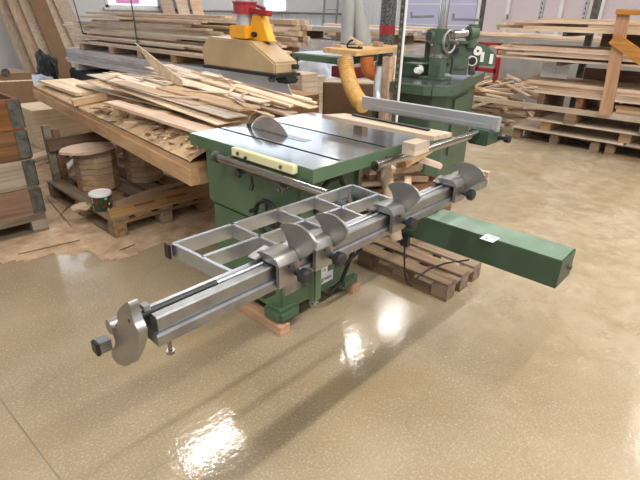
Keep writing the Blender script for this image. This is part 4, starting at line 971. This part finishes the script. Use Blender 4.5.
# pallets with boxes behind the saw
for i, (u, v, mt) in enumerate(((300, 92, 'pallet'), (318, 104, 'pallet'))):
    p = PZ(u, v, .3)
p = PZ(318, 100, .1)
pallet((6.5, 7.2, 0), .8, 1.2, .144, 'wooden pallet on the floor behind the dust hood', along='y')
mk('wooden_tray', MB().box((6.2, 6.7, .1445), (6.85, 7.75, .30)), 'pale', None, 'shallow pale wooden tray on the pallet behind the dust hood', 'tray', bev=.004)
p = PZ(306, 84, .35); mk('plywood_box', MB().box((p.x, p.y, .0), (p.x + .5, p.y + .45, .45)), 'pale', None, 'pale plywood box right of the dust hood', 'box', bev=.004)
p = PZ(302, 76, .6); mk('wooden_box', MB().box((p.x, p.y, 0), (p.x + .35, p.y + .4, .62)), 'pale', None, 'small pale square box beside the dust hood corner', 'box', bev=.004)
p = PZ(288, 98, .5)
mk('wooden_box', MB().box((p.x - .2, p.y - .3, 0), (p.x + .25, p.y + .25, .56)), 'tan_x', None, 'light wooden box directly below the dust hood', 'box', bev=.004)
blob('plastic_sheet', (7.4, 7.2, 0), .5, .6, .45, 'plastic_bag', 'blue plastic wrapped goods behind the green machine table', 'plastic sheet', seed=11)
mk('grey_crate', MB().box((5.9, 8.2, 0), (7.6, 9.4, .4)), 'grey_box', None, 'long grey covered crate on the floor behind the dust hood', 'crate', bev=.02)
# ladder and shelves beyond
ld = thing('ladder', (9.5, 9.5, 0), 'grey aluminium ladder standing by the ribbed far wall', 'ladder')
l0 = PX(320, 30, 9.5); l1 = PX(333, 30, 9.5)
for l_ in (l0, l1): mk('stile', MB().bar((9.5, l_.y, 0), (9.9, l_.y + .12, 3.2), .03, .06), 'alu', ld)
for i in range(9): mk('rung', MB().cyl((9.5 + .4 * (.25 + i * .33) / 3.2, l0.y + .1 * i / 9, .25 + i * .33), (9.5 + .4 * (.25 + i * .33) / 3.2, l1.y + .1 * i / 9, .25 + i * .33), .015, 8), 'alu', ld)
yk = PX(345, 30, 8.2).y
for (zz0, n_) in ((.95, 2),):
    stack(8.2, 8.9, yk - 1.6, yk + 1.8, 1.12, 1.22, .045, 'plank on the far low stack left of the grey duct', 'planks on the far stack behind the grey duct', ['pale', 'white_wood'], wr=(.14, .2))
for y in (yk - 1.2, yk + .1, yk + 1.3):
    mk('wooden_bearer', MB().box((8.2, y, .95), (8.95, y + .15, 1.118)), 'pallet', None, 'bearer under the far low plank stack', 'bearer', 'bearers under the far low stack')
mk('timber_pack', MB().box((8.2, yk - 1.5, 0), (8.95, yk + 1.7, .948)), 'white_wood', None, 'pale timber pack below the far low stack', 'pack', bev=.01)
# planks behind the mill seen left of its column
stack(9.2, 9.9, 5.6, 8.8, .90, 1.30, .05, 'plank in the middle stack behind the spindle moulder', 'planks stacked behind the spindle moulder', ['pink', 'pale', 'tan'], wr=(.12, .2), ragl=.4, ragr=.6)
mk('timber_pack', MB().box((9.2, 5.9, 0), (9.9, 8.6, .898)), 'grey_box', None, 'grey pack under the middle plank stack', 'pack')
# ================================================================== spindle moulder with feeder
ml = thing('spindle_moulder', (4.2, 2.6, 0), 'green spindle moulder with power feeder standing behind the rip fence', 'spindle moulder')
mk('cabinet', MB().prism([(3.60, 2.12, 0), (3.60, 2.52, 0), (4.5, 3.0, 0), (4.85, 3.0, 0), (4.78, 2.33, 0), (3.75, 2.06, 0)], (0, 0, .87)), 'mill_green', ml, bev=.008)
mk('table', MB().prism([(3.46, 2.12, .872), (3.46, 2.60, .872), (4.45, 3.15, .872), (5.0, 3.1, .872), (4.93, 2.32, .872), (3.62, 1.93, .872)], (0, 0, .078)), 'mill_green', ml, bev=.005)
mk('table_surface', MB().prism([(3.50, 2.14, .9505), (3.50, 2.57, .9505), (4.45, 3.11, .9505), (4.95, 3.06, .9505), (4.88, 2.35, .9505), (3.64, 1.98, .9505)], (0, 0, .004)), 'cast', ml)
mk('door', MB().prism([(3.95, 2.105, .30), (4.45, 2.237, .30), (4.45, 2.237, .80), (3.95, 2.105, .80)], (.004, -.012, 0)), 'mill_green', ml)
cp0 = PZ(436, 79, .955)
cb_ = mk('column_base', MB().box((cp0.x - .09, cp0.y - .10, .955), (cp0.x + .11, cp0.y + .12, .975)).box((cp0.x - .05, cp0.y - .05, .97), (cp0.x + .06, cp0.y + .06, 1.13)), 'mill_green', ml, bev=.006)
mk('column', MB().cyl((cp0.x, cp0.y, .97), (cp0.x, cp0.y, 1.95), .040), 'chrome', ml)
z35 = PX(433, 36, cp0.x).z
hdk = mk('column_head', MB().box((cp0.x - .06, cp0.y - .07, z35 - .06), (cp0.x + .06, cp0.y + .08, z35 + .06)).cyl((cp0.x, cp0.y, z35 - .14), (cp0.x, cp0.y, z35 + .02), .06), 'mill_green', ml, bev=.005)
mk('upper_collar', MB().cyl((cp0.x, cp0.y, z35 + .30), (cp0.x, cp0.y, z35 + .38), .055), 'mill_green', ml)
dA = Vector((.66, -.58, 0)).normalized() # across the picture
# arm runs towards the right and away
aend = cp0 + Vector((.38, -.24, 0)); 
def P4(u, v, dx=0): return PX(u, v, cp0.x + dx)
A0 = P4(430, 36, -.05); A1 = P4(473, 33, .35)
mk('arm_tube', MB().cyl(A0, A1, .036), 'chrome', ml)
mk('arm_socket', MB().cyl(A0 + (A0 - A1).normalized() * .01, A0 + (A1 - A0).normalized() * .09, .052), 'mill_green', ml)
mk('arm_bore', MB().cyl(A0 + (A0 - A1).normalized() * .011, A0 + (A0 - A1).normalized() * .014, .034), 'black', ml)
A2 = A1; mk('arm_clamp', MB().cyl(A1 + (A0 - A1).normalized() * .05, A1 + (A1 - A0).normalized() * .03, .06).cyl(A1 + Vector((0, 0, -.12)), A1 + Vector((0, 0, .07)), .045), 'mill_green', ml)
hwc = P4(449.5, 42, .02); ha = (A1 - A0).normalized(); ha = (ha * .5 + Vector((-.5, -.5, 0))).normalized()
hw2 = mk('handwheel', MB().torus(hwc, ha, .088, .012), 'alu_m', ml, label='light grey metal handwheel')
mb = MB().cyl(hwc - ha * .02, hwc + ha * .08, .02); u_ = Vector((0, 0, 1)); w_ = ha.cross(u_)
for a in (30, 150, 270): mb.bar(hwc, hwc + (u_ * math.cos(math.radians(a)) + w_ * math.sin(math.radians(a))) * .088, .018, .012, ha)
mk('wheel_spokes', mb, 'alu_m', hw2)
def frect(name, u0, v0, u1, v1, dx, depth, mat, par=ml, bev=.004, **k):
    # box standing on vertical faces, spanned by two corner sightings at a set distance
    p = P4(u0, v1, dx); q = P4(u1, v1, dx); t_ = P4(u0, v0, dx).z; t2 = P4(u0, v1, dx).z
    a = Vector((p.x, p.y, t2)); d = Vector((.45, q.y - p.y, 0)) if False else Vector((q.x - p.x + .25 * (abs(q.y - p.y)), q.y - p.y, 0))
    n_ = Vector((-d.y, d.x, 0)).normalized() * depth
    return mk(name, MB().prism([a, a + d, a + d + Vector((0, 0, t_ - t2)), a + Vector((0, 0, t_ - t2))], n_ * -1 if n_.dot(Vector((1, 1, 0))) < 0 else n_), mat, par, bev=bev, **k)
def ebox(name, u0, v0, u1, v1, D, depth, mat, par=None, bev=.006, **k):
    # upright box facing the aisle at distance D in front, sized from its outline, going back by depth
    def hit(u, v): d = ray(u, v); return CAM + d * (D / d.dot(HD))
    um, vm = (u0 + u1) / 2, (v0 + v1) / 2
    a = hit(u0, vm); b_ = hit(u1, vm); zt_2 = hit(um, v0).z; zb_2 = hit(um, v1).z
    P_ = [Vector((a.x, a.y, zb_2)), Vector((b_.x, b_.y, zb_2)), Vector((b_.x, b_.y, zt_2)), Vector((a.x, a.y, zt_2))]
    return mk(name, MB().prism(P_, HD * depth), mat, par, bev=bev, **k)
def ecyl(name, u, v, r, D, depth, mat, par=None, **k):
    d = ray(u, v); c = CAM + d * (D / d.dot(HD)); return mk(name, MB().cyl(c, c + HD * depth, r), mat, par, **k)
ebox('feeder_body', 450, 43, 474, 59, 4.62, .22, 'grey_green', ml)
ebox('feeder_top_plate', 448, 41, 476, 44, 4.58, .26, 'mill_green', ml)
ebox('feeder_window', 453, 48, 459, 53, 4.60, .03, 'black', ml, bev=.001)
ebox('roller_guard', 437, 58, 451, 73, 4.50, .16, 'grey_green', ml)
ebox('roller_guard', 452, 58, 468, 75, 4.50, .18, 'grey_green', ml)
ebox('guard_slot', 440, 63, 449, 66, 4.485, .02, 'black', ml, bev=.001)
ebox('guard_slot', 454, 66, 466, 69, 4.485, .02, 'metal_dk', ml, bev=.001)
ebox('motor_housing', 466, 43, 482, 58, 4.64, .20, 'grey_green', ml, bev=.02)
mcv = [(480, 44), (486, 45), (497, 56), (494, 66), (476, 65), (474, 55)]
def hit_(u, v, D): d = ray(u, v); return CAM + d * (D / d.dot(HD))
mk('motor_cover', MB().prism([hit_(u, v, 4.86) for u, v in mcv], HD * .05), 'mill_green', ml, bev=.006)
ebox('white_sticker', 480.5, 52, 484, 62, 4.85, .006, 'white', ml, bev=0); ebox('white_sticker', 489.5, 54, 493, 64, 4.85, .006, 'white', ml, bev=0)
ecyl('round_dial', 478, 51, .038, 4.60, .04, 'white', ml); ecyl('dial_centre', 478, 51, .010, 4.595, .01, 'black', ml)
ecyl('round_port', 472.5, 61, .042, 4.56, .05, 'white', ml); ecyl('port_opening', 472.5, 61, .033, 4.555, .01, 'black', ml)
ebox('lower_arm', 470, 56, 476, 75, 4.66, .05, 'metal_dk', ml)
ebox('height_scale', 425, 42, 430, 60, 4.55, .02, 'green_dk', ml)
fh = mk('fence_housing', MB().box((3.85, 2.42, .9555), (4.05, 2.62, 1.07)), 'green_dk', ml, bev=.01)
mk('fence_housing', MB().box((4.1, 2.6, .9555), (4.4, 2.85, 1.10)), 'green_dk', ml, bev=.01)
c = PX(416, 70, 3.82); mk('white_knob', MB().cyl((c.x + .03, c.y, c.z), (c.x - .02, c.y - .02, c.z), .025).cyl((c.x + .06, c.y, c.z), (c.x + .03, c.y, c.z), .04), 'white', ml)
mk('hanging_cable', MB().tube([P4(437, 66, -.1), P4(435, 80, -.25), P4(432, 90, -.6), P4(431, 100, -.6)], .006, 6), 'rubber', ml)
mk('side_arm', MB().bar(P4(411, 17, 0), P4(434, 16.5, .1), .02, .02), 'alu', ml)
mk('side_arm_tip', MB().bar(P4(411.5, 12, 0), P4(411.5, 18, 0), .012, .012), 'alu', ml)
# red frame behind
rfm = thing('red_steel_stand', (8.5, 4.2, 0), 'red steel frame standing behind the power feeder', 'stand')
y0_, y1_ = PX(499, 50, 8.5).y, PX(478, 50, 8.5).y
ztp = PX(496, 43, 8.5).z; zbt = PX(492, 73, 8.5).z
for y in (y0_, y1_): mk('upright', MB().box((8.5, y - .035, 0), (8.56, y + .035, ztp)), 'red', rfm)
mk('top_bar', MB().box((8.5, y0_, ztp - .06), (8.56, y1_, ztp)), 'red', rfm); mk('lower_bar', MB().box((8.5, y0_, zbt), (8.56, y1_, zbt + .07)), 'red', rfm)
# ================================================================== right racks
RX = 6.42
# ground pallets / sheets
for i, (y0_, y1_) in enumerate(((1.45, 2.50), (.2, 1.38), (-1.1, .13))):
    pallet((RX + .45, (y0_ + y1_) / 2, 0), .9, y1_ - y0_, .15, ('low wooden pallet at the left end of the right-hand rack', 'low wooden pallet in the middle below the orange post', 'low wooden pallet at the right edge of the picture')[i], along='y')
mk('board_sheet', MB().box((RX - .05, 1.2, .152), (RX + .9, 2.5, .172)), 'pale_y', None, 'wide board sheet covering the left ground pallet of the rack', 'sheet')
mk('board_sheet', MB().box((RX - .05, -.9, .152), (RX + .9, 1.17, .172)), 'pale_y', None, 'wide board sheet covering the right ground pallets of the rack', 'sheet')
for i, y in enumerate((2.05, 1.15, .3)):
    mk('wooden_block', MB().box((RX, y, .1725), (RX + .5, y + .12, .29)), 'tan_y', None, ('block between the rack sheets at the left', 'block between the rack sheets at the middle', 'block between the rack sheets at the right')[i], 'block')
mk('board_sheet', MB().box((RX - .08, -.9, .2905), (RX + .9, 2.32, .312)), 'pale_y', None, 'long light sheet on blocks above the ground pallets', 'sheet')
for i, y in enumerate((1.75, .95, .1)):
    mk('wooden_block', MB().box((RX - .1, y, .3125), (RX + .5, y + .13, .43)), 'old', None, ('dark block carrying the long batten, leftmost', 'dark block carrying the long batten near the orange post', 'dark block carrying the long batten, rightmost')[i], 'block')
a = PX(470, 92, RX - .05); b_ = PX(640, 118, RX - .05)
mk('long_batten', MB().box((RX - .1, -.9, .4305), (RX - .02, 3.15, .485)), 'pale_y', None, 'long pale batten running the whole length of the rack front', 'batten')
mk('short_batten', MB().box((RX, 1.45, .485), (RX + .45, 1.55, .56)), 'pale', None, 'short square batten end resting on the long batten beside the orange post', 'batten')
mk('board_sheet', MB().box((RX + .0, -.9, .4305), (RX + .9, 1.9, .45)), 'tan_y', None, 'thin sheet behind the long batten', 'sheet')
stack(RX + .02, RX + .85, -1.0, 1.42, .452, .60, .04, 'plank in the low right stack beside the orange post', 'planks low in the rack right of the post', ['pale', 'tan', 'pink'], ragl=.05, wr=(.09, .16))
for y in (2.2, 1.75): mk('wooden_bearer', MB().box((RX + .02, y, .4505 if y < 1.9 else .3125), (RX + .8, y + .08, .608)), 'old_x', None, 'dark bearer under the lumber stack left of the post', 'bearer', 'bearers under the lumber stack')
stack(RX - .02, RX + .8, -1.0, 2.62, .61, .76, .036, 'brown lumber board in the stack at mid height of the rack', 'lumber boards at mid height of the rack', ['tan', 'tan', 'pink', 'tan'], ragl=.5, wr=(.09, .14))
stack(9.2, 9.8, 1.2, 5.2, 1.12, 1.22, .03, 'plank in the far stack seen above the red stand', 'planks in the far stack above the red stand', ['pink', 'pale'], ragl=.6)
mk('timber_pack', MB().box((9.2, 1.2, 0), (9.8, 4.8, 1.118)), 'grey_box', None, 'grey covered pack under the far stack behind the rack end', 'pack')
# uprights
for i, y in enumerate((2.12, .78, -.6)):
    u_ = thing('rack_upright', (RX + .95, y, 0), ('steel rack upright behind the white paper sheet', 'steel rack upright behind the orange wooden post', 'steel rack upright at the right edge')[i], 'rack upright')
    mk('column', MB().box((RX + .93, y - .04, 0), (RX + 1.0, y + .04, 1.9)), 'metal_dk', u_)
    for z in (.945, 1.27): mk('arm', MB().box((RX + .02, y - .025, z), (RX + .93, y + .025, z + .045)), 'metal_dk', u_)
stack(RX - .02, RX + .8, -1.2, 3.12, .9905, 1.17, .026, 'thin strip in the middle stack carried by the rack arms', 'strips in the middle stack of the rack', ['pink', 'pale', 'tan', 'pink'], ragl=.7, wr=(.10, .16), jit=.01)
stack(RX - .02, RX + .8, -1.2, 3.15, 1.316, 1.44, .03, 'board in the top stack of the right-hand rack', 'boards in the top stack of the rack', ['pale', 'pale', 'pink'], ragl=.9, wr=(.10, .16), jit=.01)
mk('wooden_board', MB().box((RX + .05, -1, 1.4375), (RX + .3, 2.45, 1.462)), 'pale_y', None, 'topmost long cream board on the right-hand rack', 'board')
mk('brown_sheet', MB().box((RX + .70, .9, 1.1475), (RX + .72, 1.9, 1.315)), 'mdf', None, 'grey-brown sheet standing behind the gap below the top stack', 'sheet')
mk('brown_sheet', MB().box((RX + .70, .4, .7555), (RX + .72, 2.0, .895)), 'old', None, 'dark brown panel standing under the middle stack', 'sheet')
p = PX(543, 62, RX + .3); q = PX(566.5, 79, RX + .3)
ps = thing('paper_sheet', (RX + .3, (p.y + q.y) / 2, q.z), 'white paper sheet with a faint drawing standing on the lumber stack', 'paper')
mk('sheet', MB().box((RX + .3, q.y, max(.7555, q.z)), (RX + .304, p.y, p.z)), 'paper', ps)
mb = MB(); yc, zc = (p.y + q.y) / 2, (p.z + q.z) / 2
mb.bar((RX + .299, yc + .09, zc + .03), (RX + .299, yc + .02, zc + .07), .003, .001, (1, 0, 0))
mb.torus((RX + .299, yc, zc - .0), (1, 0, 0), .03, .0015, 16, 4)
mb.bar((RX + .299, yc - .04, zc - .03), (RX + .299, yc - .09, zc - .02), .003, .001, (1, 0, 0))
mk('drawing_lines', mb, 'grey_box', ps)
# orange post frame in front
pf = thing('post_frame', (RX - .2, 1.5, 0), 'orange wooden post with diagonal brace standing in front of the right-hand rack', 'post')
tpp = PX(624, 12, RX - .2); btp = PX(605.5, 115, RX - .2)
mk('post', MB().bar((RX - .2, btp.y, btp.z), (RX - .2, tpp.y, tpp.z), .12, .045, (1, 0, 0)), 'orange_z', pf, bev=.003)
d0 = PX(613, 38, RX - .25); d1 = PX(655, 68, RX - .25)
mk('diagonal_brace', MB().bar(d0, d1, .12, .03, (1, 0, 0)), 'orange_y', pf, bev=.003)
mk('top_rail', MB().bar((RX - .25, tpp.y + .06, tpp.z + .0), (RX - .25, tpp.y - 1.2, tpp.z - .02), .05, .05), 'orange_y', pf, bev=.003)
# back-wall uprights with brackets
for i, (u, dx) in enumerate(((541, 10.0), (585, 10.0), (482, 10.0))):
    g = PX(u, 10, dx); r_ = thing('perforated_upright', (dx, g.y, 0), ('perforated grey upright with bracket between door and pale panel', 'perforated grey upright right of the bracketed one', 'dark upright with arm right of the feeder column')[i], 'upright')
    mk('channel', MB().box((dx, g.y - .035, 0), (dx + .06, g.y + .035, 3.4)), 'metal_dk' if i == 2 else 'duct', r_)
    mb = MB()
    for k in range(30): mb.box((dx - .003, g.y - .01, .5 + k * .08), (dx, g.y + .01, .53 + k * .08))
    mk('slot_holes', mb, 'black', r_)
    if i != 1: mk('bracket_arm', MB().box((dx - .01, g.y, 1.38), (dx + .04, g.y + .65, 1.43)).box((dx - .01, g.y + .62, 1.43), (dx + .04, g.y + .65, 1.52)), 'alu', r_)
    if i == 0: mk('clamp_block', MB().box((dx - .06, g.y - .03, .93), (dx, g.y + .10, 1.10)), 'black', r_, bev=.02)
# scrap heap on the floor at the left end of the rack
sf = Field(5.6, 9.6, 2.4, 6.2, .0, .03)
SL = 'rough offcut in the scrap heap on the floor behind the fence end'; SG = 'offcuts in the scrap heap left of the rack'
for i in range(420):
    x = random.gauss(7.55, .5); y = random.gauss(3.6, .42); L = ru(.25, 1.0); w = pick([.04, .06, .09, .12]); th = pick([.02, .025, .035]); ang = pick([1.57, 2.3, 2.3]) + random.gauss(0, .35)
    x = max(6.75, x); y = max(2.85 + L * .35, y)
    r = sf.drop(x, y, ang, L, w, th, .35, .5)
    if r: plank('wood_offcut', (x, y, r[0]), ang, r[1], L, w, th, pick(['pale', 'tan', 'pink', 'pale', 'tan', 'old']), SL, 'offcut', SG)
for i in range(40):
    x = ru(7.1, 8.4); y = ru(3.6, 4.4); L = ru(1.4, 2.4); ang = math.pi / 2 + ru(-.2, .2)
    r = sf.drop(x, y, ang, L, .1, .03, .12, .5)
    if r: plank('wood_plank', (x, y, r[0]), ang, r[1], L, ru(.08, .12), .03, pick(['pale', 'tan', 'pink']), 'long plank on top of the scrap heap behind the feeder machine', 'plank', 'long planks on the scrap heap')
# ================================================================== scrap pile behind right side of the saw
mk('scrap_bin', MB().box((2.42, 1.72, .0), (3.42, 1.735, .26)).box((2.42, 2.50, 0), (3.42, 2.515, .26)).box((2.42, 1.735, 0), (2.435, 2.50, .26)).box((3.405, 1.735, 0), (3.42, 2.50, .26)).box((2.435, 1.735, 0), (3.405, 2.5, .22)), 'old_x', None, 'low wooden bin filled with offcuts between the saw and the green machine', 'bin')
pf_ = Field(2.2, 3.6, 1.35, 2.9, lambda x, y: .221 if (2.436 < x < 3.404 and 1.736 < y < 2.499) else .26, .02)
for i in range(240):
    x = random.gauss(2.9, .25); y = random.gauss(2.1, .18); L = ru(.15, .5); w = pick([.03, .05, .07, .09]); th = pick([.03, .04, .05, .02]); ang = random.gauss(-.5, .7)
    x = min(3.2, max(2.6, x)); y = min(2.35, max(1.9, y))
    r = pf_.drop(x, y, ang, L, w, th, .35, .55)
    if r: plank('wood_offcut', (x, y, r[0]), ang, r[1], L, w, th, pick(['tan', 'tan', 'pink', 'pale']), 'short square offcut in the scrap pile between saw and green machine', 'offcut', 'offcuts piled between saw and spindle moulder')
ra, rb = PD(385, 166, 2.33), PD(391, 205, 2.33)
mk('wooden_roller', MB().cyl(ra, rb + (rb - ra) * .9, .030), 'tan_z', None, 'round wooden roller standing on end below the side rail of the saw', 'roller')
# ------------------------------------------------------------------ output look
sc = bpy.context.scene
sc.view_settings.view_transform = 'Standard'; sc.view_settings.look = 'None'; sc.view_settings.gamma = 1; sc.view_settings.use_curve_mapping = False; sc.view_settings.exposure = 0.15
